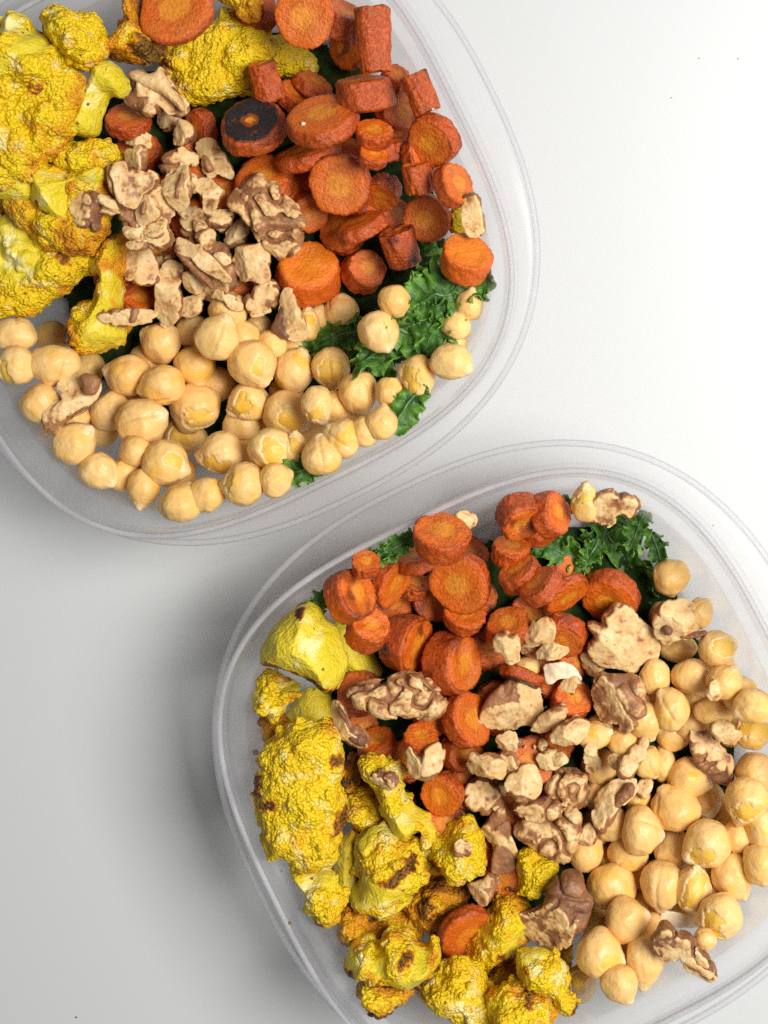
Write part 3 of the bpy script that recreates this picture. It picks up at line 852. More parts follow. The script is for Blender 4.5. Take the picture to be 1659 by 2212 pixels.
def leaf(layer, ci, fr, x, y, ln, wd, ang, curl, flat, label, lift=0.):
    ITEMS.append((layer, lambda s: kale(ci, s, *px(fr, x, y), ln * pk(fr), wd * pk(fr), ang, curl, flat, label, lift)))

# ---- upper container: kale
leaf(1.5, 1, 'D', 1130, 190, 420, 300, 300, .35, 1, 'flat dark kale leaf between the carrots in the upper container')
leaf(1.6, 1, 'D', 1300, 330, 480, 330, 20, .7, 1, 'kale leaf under the thick bright carrot chunk in the upper container')
leaf(1.7, 1, 'D', 1160, 430, 480, 320, 250, 1.1, 0, 'tightly curled kale leaf in the middle of the gap in the upper container')
leaf(1.8, 1, 'D', 980, 620, 560, 300, 215, 1.2, 0, 'curly kale leaf under the lone round chickpea in the upper container')
leaf(1.6, 1, 'D', 610, 620, 360, 240, 200, 1.1, 0, 'curly kale tip next to the chickpeas, under the walnut sliver in the upper container')
leaf(1.5, 1, 'D', 830, 790, 380, 240, 240, 1.0, 0, 'kale frill squeezed between two rows of chickpeas in the upper container')
leaf(1.5, 1, 'D', 1040, 1040, 300, 190, 60, .5, 1, 'flat scrap of kale against the near wall of the upper container')
leaf(1.1, 1, 'D', 400, 1430, 260, 170, 10, .8, 0, 'small green kale scrap at the bottom edge of the chickpeas in the upper container')
leaf(1.1, 1, 'D', 1120, 620, 420, 260, 330, .3, 1, 'dark flat kale leaf sunk below the curls in the upper container')

leaf(1.85, 1, 'D', 1230, 560, 360, 230, 240, 1.2, 0, 'kale frill beside the hazy chickpeas at the right wall of the upper container')
leaf(1.75, 1, 'D', 800, 690, 340, 230, 190, 1.2, 0, 'kale frill left of the lone round chickpea in the upper container')

# ---- upper container: chickpeas
UP1 = None
for (l, fr, x, y, rx, ry) in ((0, 'C', 320, 610, 105, 100), (0, 'C', 540, 800, 105, 105), (0, 'C', 620, 1190, 100, 100), (0, 'C', 760, 1450, 115, 110), (.5, 'C', 830, 1310, 100, 95), (0, 'C', 1270, 1580, 115, 110),
                             (.5, 'C', 1180, 580, 115, 110), (.5, 'C', 1480, 1160, 115, 105), (0, 'D', 500, 500, 100, 95), (.5, 'D', 600, 1040, 100, 100), (0, 'D', 110, 580, 125, 115), (.5, 'D', 780, 1190, 95, 95),
                             (0, 'D', 440, 1180, 100, 95), (0, 'C', 1000, 1190, 110, 105), (0, 'C', 1320, 900, 120, 110), (0, 'C', 1090, 1450, 110, 110), (0, 'C', 1500, 1350, 110, 110), (0, 'D', 180, 1160, 110, 105),
                             (0, 'C', 760, 980, 115, 110), (0, 'C', 440, 1100, 110, 105), (0, 'C', 900, 760, 115, 110), (0, 'D', 300, 960, 110, 105), (0, 'D', 700, 1080, 100, 100), (0, 'C', 1480, 620, 120, 115), (0, 'D', 340, 640, 110, 105), (0, 'C', 1330, 1330, 110, 110)):
    pea(l, 1, fr, x, y, rx, ry, None, 0, UP1)
pea(1, 1, 'C', 90, 600, 135, 105, None, 0, 'dim chickpea beneath the curd at the left edge of the upper container')
pea(2, 1, 'C', 100, 785, 112, 115, 200, 2, 'chickpea with an open notch at the left edge of the upper container')
pea(2.2, 1, 'C', 340, 790, 150, 132, 265, 1, 'plump chickpea with a folded skin, just above the boot shaped walnut')
pea(2, 1, 'C', 780, 845, 148, 130, 165, 1, 'chickpea with a greenish beak below the browned cauliflower knob')
pea(3, 1, 'C', 985, 905, 142, 126, 200, 1, 'chickpea whose skin peels off on its left in the middle of the upper heap')
pea(3, 1, 'C', 985, 650, 126, 132, 150, 0, 'smooth chickpea directly below the upright two toned walnut')
pea(3, 1, 'C', 1330, 610, 140, 146, 62, 0, 'smooth large chickpea with a beak pointing up, beside the curved walnut shaving')
pea(2, 1, 'C', 1195, 800, 122, 135, 280, 1, 'chickpea with a torn tail at its lower side, below the smooth beaked chickpea')
pea(3, 1, 'C', 1545, 775, 142, 142, 300, 1, 'large chickpea showing a yellow seam along its right side')
pea(2.2, 1, 'C', 1195, 1045, 152, 155, 250, 2, 'chickpea split open on its left with a yellow lower tip')
pea(3, 1, 'C', 1520, 1005, 127, 116, 210, 2, 'pale chickpea with torn skin on its left in the middle of the upper heap')
pea(3, 1, 'C', 875, 1140, 165, 150, 20, 1, 'largest chickpea with a frayed beak pointing right, in the lower half of the upper heap')
pea(1.6, 1, 'C', 675, 1065, 118, 125, None, 0, 'darker chickpea between the boot shaped walnut and the largest frayed chickpea')
pea(1, 1, 'C', 250, 1020, 120, 125, None, 0, 'shaded chickpea at the wall, half under the boot shaped walnut')
pea(2, 1, 'C', 455, 1265, 130, 132, 40, 1, 'round chickpea by the left wall under the boot shaped walnut')
pea(2, 1, 'C', 605, 1430, 126, 114, 320, 0, 'blocky smooth chickpea resting on the left wall of the upper container')
pea(1.5, 1, 'C', 1140, 1230, 125, 105, 120, 3, 'sunken chickpea with a ragged open crack between larger ones')
pea(3, 1, 'C', 1020, 1380, 140, 134, 335, 1, 'big chickpea with a yellow belly and a frayed beak at its right')
pea(3, 1, 'C', 1340, 1320, 138, 128, 190, 2, 'chickpea torn wide open on its left, showing deep yellow inside')
pea(1, 1, 'C', 880, 1540, 100, 130, 260, 0, 'darker chickpea with a small brown spot near the wall of the upper container')
pea(2, 1, 'C', 1100, 1625, 138, 122, None, 1, 'lowest chickpea of the upper container, with a jagged crack across it')
pea(2, 1, 'C', 1480, 1515, 132, 132, 185, 1, 'chickpea with a beak at left near the lower wall of the upper container')
pea(1.2, 1, 'C', 1395, 450, 120, 120, None, 0, 'brownish chickpea peeping out under the curved walnut shaving')
pea(1, 1, 'D', 640, 450, 110, 112, None, 0, 'round shaded chickpea below the carrot with a speckled cut face')
pea(2, 1, 'D', 965, 400, 102, 108, 290, 0, 'clean oval chickpea on the kale under the speckled carrot')
pea(3, 1, 'D', 865, 578, 128, 132, 300, 0, 'lone round chickpea lying on top of the curly kale in the upper container')
pea(1, 1, 'D', 425, 530, 75, 105, 90, 2, 'pale torn chickpea to the right of the walnut sliver')
pea(3, 1, 'D', 350, 820, 122, 145, 60, 1, 'tall chickpea with a peeling tip at its upper right, left of the split yellow one')
pea(3, 1, 'D', 575, 808, 112, 132, 280, 3, 'chickpea with a split yellow front and a white flap at its foot')
pea(2, 1, 'D', 740, 960, 118, 138, 290, 0, 'smooth tall chickpea below the split yellow one')
pea(3, 1, 'D', 305, 1075, 142, 136, 330, 2, 'broad chickpea with a wrinkled torn belly and a frayed right end')
pea(2, 1, 'D', 490, 1030, 90, 115, 300, 2, 'yellowish torn chickpea right of the broad wrinkled one')
pea(2, 1, 'D', 945, 955, 96, 98, 0, 1, 'small chickpea with a pinched tip beside the flat kale scrap')
pea(3, 1, 'D', 1100, 850, 110, 128, 170, 2, 'chickpea whose skin gapes on the left above the small pinched one')
pea(2, 1, 'D', 1312, 762, 135, 112, 330, 1, 'chickpea with a yellow slit lying against the right wall of the upper container')
pea(1.2, 1, 'D', 1420, 405, 88, 105, 80, 0, 'highest chickpea along the right wall of the upper container')
pea(1, 1, 'D', 1340, 540, 95, 95, None, 0, 'hazy chickpea second from the top along the right wall of the upper container')
pea(.8, 1, 'D', 1320, 650, 95, 85, None, 0, 'hazy chickpea just above the one with a yellow slit')
pea(2, 1, 'D', 880, 1130, 102, 112, 80, 1, 'chickpea with a torn crown above the lower wall of the upper container')
pea(2, 1, 'D', 650, 1235, 118, 124, 150, 1, 'chickpea with a ragged skin edge at its upper left by the lower wall')
pea(3, 1, 'D', 520, 1330, 122, 128, 100, 0, 'smooth upright chickpea at the lower wall beside the green kale scrap')
pea(3, 1, 'D', 205, 1300, 135, 128, 320, 2, 'chickpea with a bright yellow window in its skin')
pea(2, 1, 'D', 240, 1490, 104, 110, None, 0, 'pale orange chickpea right below the one with the yellow window')
pea(1.5, 1, 'D', 355, 1290, 78, 100, 90, 2, 'narrow torn chickpea wedged between the yellow windowed one and the upright one')
pea(1, 1, 'D', 210, 660, 100, 95, None, 0, 'chickpea half hidden below the walnut sliver in the upper container')

# ---- upper container: carrots
DC1 = None
for (l, x, y, R, T, az, ti) in ((0, 1000, 700, 150, 120, 20, 40), (0, 960, 880, 150, 130, 90, 60), (.5, 700, 280, 150, 120, 200, 40), (0, 970, 1330, 130, 100, 40, 50), (0, 480, 660, 140, 120, 90, 45), (.5, 110, 70, 150, 120, 190, 35), (0, 660, 1420, 150, 120, 120, 30), (.4, 330, 1130, 150, 110, 70, 30), (0, 820, 1230, 150, 120, 30, 40), (.3, 1120, 960, 130, 110, 10, 50), (.3, 640, 1000, 170, 120, 80, 20)):
    car(l, 1, 'B', x, y, R, T, az, ti, .55, 0, DC1)
car(4, 1, 'A', 1090, 60, 240, 120, 110, 16, .25, 0, 'wide carrot disc at the top edge, resting between two cauliflower pieces')
car(4, 1, 'B', 420, 105, 185, 120, 260, 18, .15, 0, 'smooth wide carrot disc at the top edge beside the upright log')
car(2, 1, 'B', 650, 130, 140, 170, 60, 60, .3, 0, 'carrot chunk behind the smooth wide disc at the top edge')
car(3.5, 1, 'B', 838, 245, 102, 400, 93, 84, .25, 0, 'long upright carrot log with a dark right edge near the top wall')
car(2.5, 1, 'B', 780, 572, 190, 195, 95, 74, .4, 0, 'thick carrot drum under the long upright log')
car(2, 1, 'B', 965, 490, 90, 130, 60, 50, .15, 0, 'pale carrot bit tucked behind the thick drum at the wall')
car(3, 1, 'B', 1125, 570, 88, 255, 113, 82, .35, 0, 'slim carrot log leaning on the right wall above the dark faced slice')
car(3.6, 1, 'B', 1200, 860, 168, 130, 232, 40, .42, 0, 'round carrot slice with a dark red cut face by the right wall')
car(4, 1, 'B', 530, 735, 228, 130, 100, 46, .35, 0, 'large oval carrot slice with a white crumb, right of the charred slice')
car(2.6, 1, 'B', 835, 830, 112, 110, 75, 52, .45, 0, 'small carrot slice with a browned rim under the large oval one')
car(3, 1, 'B', 430, 955, 205, 110, 105, 68, .2, 0, 'carrot slice seen from its edge beneath the large oval one')
car(5, 1, 'P', 546, 272, 72, 48, 95, 32, 2, 0, 'blackened carrot slice with a reddish centre, the only fully charred top in the upper container')
car(4, 1, 'B', 180, 500, 88, 240, 100, 70, .45, 0, 'short carrot stub standing against the yellow cauliflower, above the charred slice')
car(1, 1, 'B', 330, 590, 95, 110, 40, 60, .3, 0, 'dim carrot piece behind the short stub')
car(3, 1, 'B', 470, 525, 125, 85, 55, 66, .2, 0, 'wedge of carrot leaning behind the large oval slice')
car(4, 1, 'B', 640, 1130, 200, 110, 250, 14, .18, .45, 'round carrot slice lying flat with a yellow core, centre of the upper heap of carrots')
car(1.5, 1, 'B', 900, 1175, 108, 140, 250, 45, .2, 0, 'matt brown carrot end beside the flat slice with a yellow core')
car(2, 1, 'B', 1110, 1085, 92, 190, 100, 70, .2, 0, 'carrot piece wedged under the dark faced slice')
car(1.5, 1, 'B', 830, 960, 90, 90, 60, 50, .3, 0, 'little carrot slice in the shade between two larger ones')
car(4, 1, 'B', 1165, 1335, 147, 110, 240, 18, .15, 0, 'evenly round carrot slice lying flat near the kale in the upper container')
car(2.5, 1, 'B', 1320, 1140, 140, 120, 20, 56, .2, 0, 'carrot slice glowing orange against the right wall, its dark face turned left')
car(3, 1, 'B', 760, 1390, 170, 100, 112, 70, .3, 0, 'slanting edge on carrot slice under the flat slice with a yellow core')
car(4, 1, 'B', 1002, 1515, 104, 240, 105, 68, .95, 0, 'stubby carrot piece with a scorched top above the kale')
car(4, 1, 'D', 440, 220, 197, 210, 75, 34, .12, 0, 'biggest bright orange carrot chunk beside the walnuts, above the chickpeas')
car(4, 1, 'D', 775, 205, 132, 150, 30, 34, .22, 0, 'carrot slice with a speckled cut face right of the biggest chunk')
car(4, 1, 'D', 1400, 145, 160, 180, 68, 50, .08, 0, 'thick bright carrot chunk at the right wall over the kale in the upper container')
car(2.4, 1, 'B', 170, 1110, 190, 120, 100, 30, .3, 0, 'carrot disc half covered by the large folded walnut')
car(2.2, 1, 'B', 440, 1300, 125, 110, 320, 35, .3, 0, 'shaded carrot slice between the folded walnut and the flat slice')
car(2.4, 1, 'A', 1230, 780, 112, 100, 200, 45, .3, 0, 'carrot slice just left of the charred one, partly under walnuts')
car(1.5, 1, 'A', 790, 745, 140, 110, 80, 45, .4, 0, 'dark red carrot slice sunk beneath the cauliflower stem and walnuts')

# ---- upper container: cauliflower
cau(.5, 1, 'P', [(-60, 20), (20, 60), (120, 120), (200, 170), (150, 300), (40, 420), (-60, 420)], 'curd', 90, .3, (), (), 'dim cauliflower piece deepest in the upper container')
cau(.6, 1, 'P', [(30, 330), (110, 340), (230, 360), (250, 480), (180, 560), (60, 520), (0, 430)], 'curd', 90, .45, (), (), 'dull yellow cauliflower under the orange wedge in the upper container')
cau(2, 1, 'A', [(-140, 240), (40, 205), (45, 150), (130, 75), (210, 180), (330, 220), (410, 330), (440, 480), (420, 570), (330, 600), (230, 620), (170, 650), (140, 720), (190, 830), (210, 970), (-140, 980)], 'mix', 210, -.12, ((330, 590, 60),), ((130, 190, 70), (60, 900, 120)), 'broad pale yellow cauliflower head at the left edge of the upper container')
cau(1.8, 1, 'A', [(265, 110), (300, 70), (420, 65), (520, 65), (590, 120), (640, 220), (660, 340), (610, 380), (540, 450), (440, 430), (390, 330), (330, 240), (300, 190), (275, 170)], 'curd', 200, .12, (), ((380, 110, 30),), 'upright yellow floret with a rounded top next to bare plastic')
cau(3, 1, 'A', [(575, 385), (640, 370), (720, 390), (825, 520), (760, 610), (700, 590), (660, 600), (630, 690), (610, 820), (560, 850), (440, 830), (400, 760), (490, 660), (530, 560)], 'stalk', 110, .12, ((590, 395, 22), (640, 420, 16)), ((590, 540, 60),), 'forked cauliflower stalk left of the topmost walnut')
cau(3.2, 1, 'A', [(135, 600), (175, 530), (190, 600), (300, 580), (370, 530), (430, 560), (440, 640), (390, 740), (440, 850), (380, 900), (350, 1010), (250, 960), (200, 800), (150, 680)], 'mix', 100, .10, ((160, 590, 45), (330, 720, 60), (390, 570, 50), (420, 850, 40)), (), 'crusty browned strip of cauliflower on the broad pale head')
cau(1.4, 1, 'A', [(770, -60), (860, -40), (900, 130), (1000, 220), (980, 340), (920, 390), (760, 380), (680, 350), (660, 290), (740, 210), (790, 120)], 'curd', 130, .62, ((930, 330, 60),), (), 'deep brown roasted floret below the wide carrot disc at the top edge')
cau(2.4, 1, 'P', [(340, 125), (350, 102), (395, 78), (420, 55), (470, 48), (482, 22), (505, 28), (520, 45), (560, 55), (580, 85), (590, 112), (575, 150), (560, 185), (530, 208), (480, 216), (440, 222), (405, 228), (385, 190), (352, 165)], 'curd', 85, .12, ((360, 150, 18),), (), 'big knobbly yellow floret in the middle of the upper container, over the charred carrot')
cau(2.2, 1, 'P', [(585, 92), (620, 80), (650, 95), (685, 118), (690, 155), (660, 180), (610, 178), (575, 145)], 'curd', 62, .05, (), ((598, 112, 12),), 'small bright floret between the big knobbly one and the carrots')
cau(2.3, 1, 'A', [(185, 970), (260, 920), (310, 960), (360, 1030), (470, 1065), (590, 1010), (680, 1000), (680, 1080), (620, 1160), (500, 1170), (470, 1240), (480, 1370), (380, 1390), (280, 1320), (210, 1220), (190, 1080)], 'stalk', 150, .30, ((285, 1260, 18), (320, 1310, 14)), ((290, 960, 40),), 'smooth orange crescent of cauliflower left of the walnuts')
cau(1.2, 1, 'A', [(340, 910), (450, 840), (600, 860), (740, 900), (780, 980), (680, 1030), (540, 1080), (440, 1080), (350, 1010)], 'curd', 110, .22, ((475, 1000, 14),), (), 'shaded hollow floret behind the smooth orange crescent')
cau(3, 1, 'P', [(-40, 415), (0, 418), (45, 440), (100, 470), (140, 500), (185, 515), (200, 555), (180, 600), (150, 628), (110, 652), (60, 680), (0, 695), (-40, 690)], 'curd', 110, .16, ((160, 560, 16), (30, 465, 8)), ((55, 560, 22), (85, 590, 14), (50, 520, 20)), 'large floret with a pale green cut stalk, left edge above the chickpeas', stalks=([(-30, 440), (40, 470), (110, 530), (120, 590), (60, 610), (-30, 560)],))
cau(3.4, 1, 'C', [(560, 120), (700, 20), (790, -40), (800, 10), (770, 120), (770, 240), (720, 430), (780, 560), (770, 640), (640, 720), (480, 710), (400, 640), (440, 520), (480, 400), (600, 390), (620, 270), (550, 200)], 'mix', 150, .42, ((430, 620, 75), (660, 60, 35), (520, 260, 45)), ((640, 300, 40),), 'browned upright floret ending in a knob over the chickpeas, one side burnt')
cau(1, 1, 'P', [(-40, 320), (60, 335), (80, 400), (60, 435), (-40, 425)], 'stalk', 70, .3, ((3, 405, 16),), (), 'dark yellow bit of stalk at the left edge between two florets')
cau(1.2, 1, 'P', [(452, -20), (560, -20), (578, 50), (520, 42), (495, 20)], 'curd', 70, .45, (), (), 'browned floret between the two wide carrot discs at the top edge')
cau(1.8, 1, 'P', [(975, 455), (1000, 440), (1006, 480), (996, 505), (972, 500)], 'mix', 36, .1, (), (), 'small yellow cauliflower scrap between carrots and the walnut at the right wall')

# ---- upper container: walnuts
wal(5.2, 1, 'A', [(775, 590), (830, 545), (800, 490), (805, 455), (850, 420), (930, 460), (970, 450), (990, 420), (1010, 445), (1040, 505), (1080, 560), (1120, 600), (1157, 660), (1135, 705), (1060, 720), (990, 660), (950, 720), (870, 700), (790, 640)], 'brown', 70, 'topmost walnut piece with a broken cream ridge along its upper edge', flakes=([([(800, 465), (850, 425), (930, 465), (970, 455), (990, 425), (1015, 455), (1040, 505), (1080, 565), (1120, 605), (1152, 660), (1138, 695), (1080, 640), (1010, 585), (930, 560), (850, 510)], 'cream', .38)]))
wal(5, 1, 'A', [(965, 650), (1010, 690), (1100, 720), (1090, 770), (1040, 812), (990, 800), (960, 760), (975, 700)], 'cream', 50, 'squarish cream walnut bit just under the topmost one')
wal(5.6, 1, 'A', [(1110, 718), (1160, 770), (1190, 850), (1150, 890), (1080, 892), (1055, 850), (1078, 780)], 'mix', 55, 'thumb shaped walnut bit above the ring shaped one')
wal(4.4, 1, 'A', [(718, 828), (800, 803), (905, 810), (932, 900), (880, 908), (780, 890), (772, 860)], 'cream', 45, 'angular cream walnut chip below the cauliflower stalk')
wal(5.4, 1, 'A', [(780, 920), (850, 888), (900, 910), (900, 960), (882, 1000), (885, 1042), (830, 1030), (778, 990)], 'mix', 55, 'small tan walnut knob on top of the broad pale brown piece')
wal(3.6, 1, 'A', [(678, 1020), (760, 988), (820, 1050), (940, 1060), (962, 1110), (905, 1200), (840, 1285), (760, 1292), (700, 1190), (668, 1090)], 'brown', 80, 'broad pale brown walnut piece left of the middle of the nut heap')
wal(4.2, 1, 'A', [(452, 1220), (520, 1165), (600, 1190), (625, 1270), (590, 1330), (605, 1405), (540, 1422), (470, 1380), (448, 1290)], 'dark', 65, 'purplish dark walnut piece at the left end of the nut heap')
wal(5, 1, 'A', [(608, 1180), (690, 1215), (780, 1240), (792, 1315), (720, 1292), (615, 1265)], 'cream', 42, 'cream walnut splinter reaching right from the purplish dark piece')
wal(5.4, 1, 'A', [(842, 1290), (910, 1168), (978, 1280), (962, 1332), (860, 1388), (838, 1340)], 'cream', 52, 'pointed walnut wedge with a brown hollow', flakes=([([(870, 1290), (905, 1215), (925, 1270), (890, 1330)], 'brown', .26)]))
wal(5.6, 1, 'A', [(968, 1120), (1050, 1080), (1100, 1018), (1152, 1018), (1167, 1120), (1162, 1220), (1110, 1307), (1080, 1300), (1010, 1230)], 'cream', 58, 'leaf shaped cream walnut piece with a lengthwise brown groove', flakes=([([(1095, 1110), (1125, 1040), (1138, 1120), (1105, 1220), (1078, 1210)], 'brown', .22)]))
wal(5.6, 1, 'A', [(1208, 890), (1250, 853), (1310, 853), (1370, 930), (1422, 1030), (1422, 1102), (1370, 1082), (1330, 1050), (1300, 1080), (1250, 1080), (1238, 1000)], 'cream', 55, 'smooth ring shaped walnut piece with a brown centre, below the charred carrot', flakes=([([(1245, 950), (1280, 960), (1320, 1030), (1300, 1070), (1262, 1050)], 'brown', .26)]))
wal(4.8, 1, 'A', [(1183, 1150), (1220, 1088), (1290, 1110), (1362, 1150), (1362, 1200), (1290, 1312), (1250, 1310), (1248, 1210)], 'cream', 50, 'heart shaped cream walnut bit below the ring shaped one')
wal(3.2, 1, 'A', [(1000, 960), (1100, 910), (1200, 930), (1205, 1020), (1110, 1025), (1050, 1075), (990, 1040)], 'brown', 60, 'brown walnut flake lying in shade above the grooved cream piece')
wal(6, 1, 'P', [(492, 432), (520, 400), (540, 376), (560, 372), (578, 398), (600, 393), (612, 420), (628, 438), (652, 450), (664, 480), (652, 510), (642, 540), (606, 562), (590, 545), (560, 520), (545, 482), (510, 465)], 'brain', 32, 'large folded walnut half, fanned like a leaf, lying against the carrots')
wal(4.6, 1, 'A', [(748, 1370), (830, 1412), (905, 1380), (850, 1482), (778, 1460)], 'cream', 40, 'thin cream walnut shard under the pointed wedge')
wal(3, 1, 'A', [(868, 1470), (940, 1350), (1000, 1330), (1052, 1410), (1062, 1480), (985, 1532), (898, 1520)], 'brown', 60, 'honey brown walnut piece in the shade below the leaf shaped one')
wal(4.2, 1, 'A', [(1368, 1450), (1430, 1370), (1500, 1338), (1532, 1430), (1490, 1502), (1400, 1522)], 'mix', 55, 'tan walnut knob left of the cream cube')
wal(4, 1, 'A', [(1258, 1330), (1340, 1288), (1432, 1300), (1402, 1392), (1300, 1392)], 'mix', 48, 'striped walnut bit below the heart shaped one')
wal(3, 1, 'A', [(1195, 1340), (1290, 1400), (1242, 1442), (1198, 1402)], 'cream', 36, 'little walnut crumb deep in the middle of the nut heap')
wal(5.2, 1, 'C', [(778, 50), (830, 22), (890, 40), (932, 110), (962, 220), (950, 292), (880, 292), (810, 270), (758, 200), (776, 120)], 'mix', 65, 'plump walnut lobe beside the browned floret')
wal(5.4, 1, 'C', [(1068, -10), (1150, 30), (1200, 68), (1225, 50), (1250, 80), (1310, 130), (1340, 160), (1382, 210), (1432, 290), (1400, 322), (1340, 302), (1320, 240), (1240, 200), (1180, 130), (1080, 90)], 'cream', 55, 'long diagonal walnut slab with a ragged cream top and brown side', flakes=([([(1070, 20), (1150, 120), (1240, 205), (1325, 310), (1290, 320), (1200, 240), (1100, 140), (1065, 90)], 'brown', -.05)]))
wal(5.6, 1, 'C', [(1428, 90), (1500, 50), (1560, 48), (1642, 38), (1642, 292), (1600, 302), (1540, 250), (1480, 272), (1428, 222)], 'cream', 70, 'cream walnut cube with clean broken faces')
wal(5.8, 1, 'D', [(48, 400), (130, 290), (230, 263), (268, 350), (252, 420), (180, 472), (80, 472)], 'brown', 62, 'rough brown walnut knob just above the chickpeas')
wal(6, 1, 'C', [(968, 240), (1010, 145), (1055, 138), (1102, 180), (1112, 260), (1080, 310), (1122, 350), (1130, 410), (1108, 485), (1060, 552), (1000, 545), (960, 480), (968, 350)], 'mix', 62, 'upright two toned walnut piece with a pale horn')
wal(5.2, 1, 'C', [(1108, 380), (1180, 365), (1210, 335), (1232, 400), (1232, 462), (1150, 505), (1108, 475)], 'cream', 45, 'jagged cream chip at the right foot of the two toned piece')
wal(6, 1, 'C', [(598, 480), (680, 450), (780, 428), (870, 428), (962, 450), (942, 505), (850, 522), (770, 548), (680, 532), (610, 510)], 'mix', 44, 'banded walnut stick lying across the browned floret', flakes=([([(800, 430), (850, 428), (850, 520), (790, 535)], 'brown', .08), ([(600, 480), (660, 465), (650, 520), (605, 505)], 'dark', .1)]))
wal(5, 1, 'C', [(1300, 330), (1400, 338), (1472, 398), (1484, 455), (1430, 455), (1385, 398), (1308, 372)], 'mix', 40, 'curved walnut shaving below the long diagonal slab')
wal(6, 1, 'D', [(282, 320), (330, 312), (362, 380), (382, 440), (422, 560), (434, 655), (380, 672), (320, 645), (282, 560), (268, 430)], 'cream', 55, 'tall walnut sliver with a brown left face standing over the chickpeas', flakes=([([(270, 340), (300, 320), (320, 480), (330, 600), (300, 640), (225, 590), (200, 560), (262, 430)], 'dark', -.12)]))
wal(5.4, 1, 'C', [(252, 1040), (300, 1008), (400, 1002), (385, 960), (350, 920), (380, 860), (430, 838), (475, 850), (560, 838), (600, 850), (632, 890), (610, 960), (582, 1010), (500, 1060), (400, 1120), (362, 1190), (300, 1208), (268, 1170)], 'cream', 60, 'boot shaped cream walnut piece alone on the chickpeas by the left wall', flakes=([([(490, 842), (580, 838), (630, 885), (605, 965), (540, 965), (515, 900)], 'brown', .2), ([(345, 1160), (420, 1095), (520, 1040), (560, 1035), (480, 1090), (400, 1140)], 'brown', .12)]))
wal(4.4, 1, 'B', [(1398, 1200), (1462, 1188), (1492, 1230), (1490, 1300), (1517, 1350), (1510, 1432), (1430, 1452), (1388, 1420), (1380, 1320)], 'mix', 60, 'lone walnut lump leaning on the right wall above the thick bright carrot chunk', flakes=([([(1384, 1225), (1402, 1195), (1445, 1184), (1470, 1205), (1420, 1212)], 'dark', .42)]))
wal(3, 1, 'C', [(930, 140), (1000, 100), (1072, 110), (1052, 170), (960, 185)], 'brown', 50, 'brown walnut scrap behind the pale horn of the two toned piece')
wal(4.4, 1, 'C', [(1108, 230), (1200, 208), (1262, 290), (1212, 352), (1118, 322)], 'cream', 48, 'rounded cream walnut chip between the two toned piece and the diagonal slab')
wal(2.4, 1, 'A', [(780, 1300), (860, 1260), (940, 1330), (900, 1430), (800, 1420)], 'dark', 55, 'darkest walnut scrap at the bottom of the nut heap')
wal(2.4, 1, 'A', [(1120, 1300), (1230, 1250), (1320, 1400), (1260, 1520), (1120, 1460)], 'brown', 60, 'walnut piece sunk in the shadow beneath the striped bit')
wal(2.4, 1, 'P', [(255, 420), (330, 380), (380, 440), (350, 520), (270, 500)], 'brown', 60, 'large shaded walnut piece under the middle of the nut heap')
wal(2.6, 1, 'P', [(400, 540), (480, 520), (520, 600), (470, 660), (400, 640)], 'brown', 56, 'shaded walnut piece under the long diagonal slab')

# pieces of the lower layers that fill the gaps between the ones on top
for (l, u, v, R_, T_, az, ti) in ((.2, 330, 560, 50, 40, 20, 40), (.2, 420, 480, 52, 40, 100, 30), (.3, 300, 650, 48, 40, 60, 50), (.2, 440, 580, 50, 40, 10, 30), (.2, 350, 430, 52, 40, 150, 40), (.3, 300, 330, 52, 40, 80, 30), (.3, 420, 350, 50, 42, 30, 50), (.3, 510, 600, 48, 40, 30, 40), (.3, 255, 590, 48, 40, 60, 30), (.2, 480, 420, 50, 40, 70, 30)):
    car(l, 1, 'P', u, v, R_, T_, az, ti, .6, 0, DC1)

# ---- lower container: kale
leaf(1.6, 2, 'F', 690, 360, 380, 260, 200, 1.0, 0, 'curly kale leaf below the walnut at the top wall of the lower container')
leaf(1.9, 2, 'F', 850, 350, 280, 190, 250, 1.2, 0, 'bright green kale frill at the top right of the lower container')
leaf(1.8, 2, 'F', 780, 510, 620, 230, 305, .9, 0, 'long kale leaf with a twisted rib running down towards the chickpeas')
leaf(1.5, 2, 'F', 980, 470, 240, 140, 290, 1.0, 0, 'small kale tip next to the right wall of the lower container')
leaf(1.9, 2, 'F', 360, 470, 400, 220, 160, 1.2, 0, 'curly kale leaf behind the row of leaning carrots')
leaf(1.9, 2, 'F', 570, 500, 240, 160, 240, 1.2, 0, 'kale frill right above the leaning carrot slices')
leaf(1.3, 2, 'F', 930, 700, 340, 180, 280, .5, 1, 'dark kale leaf beside the heart shaped chickpea')
leaf(1.2, 2, 'E', 980, 440, 300, 170, 30, 1.0, 0, 'kale showing at the upper wall behind the edge on carrot')
leaf(1.2, 2, 'E', 850, 520, 240, 150, 35, 1.0, 0, 'kale bit at the upper wall behind two leaning carrots')
leaf(1.2, 2, 'E', 510, 780, 240, 150, 45, 1.0, 0, 'kale bit between the smooth cut cauliflower and the carrots')
leaf(1.6, 2, 'F', 400, 190, 200, 130, 350, .6, 1, 'light green kale edge behind the carrots at the top wall')

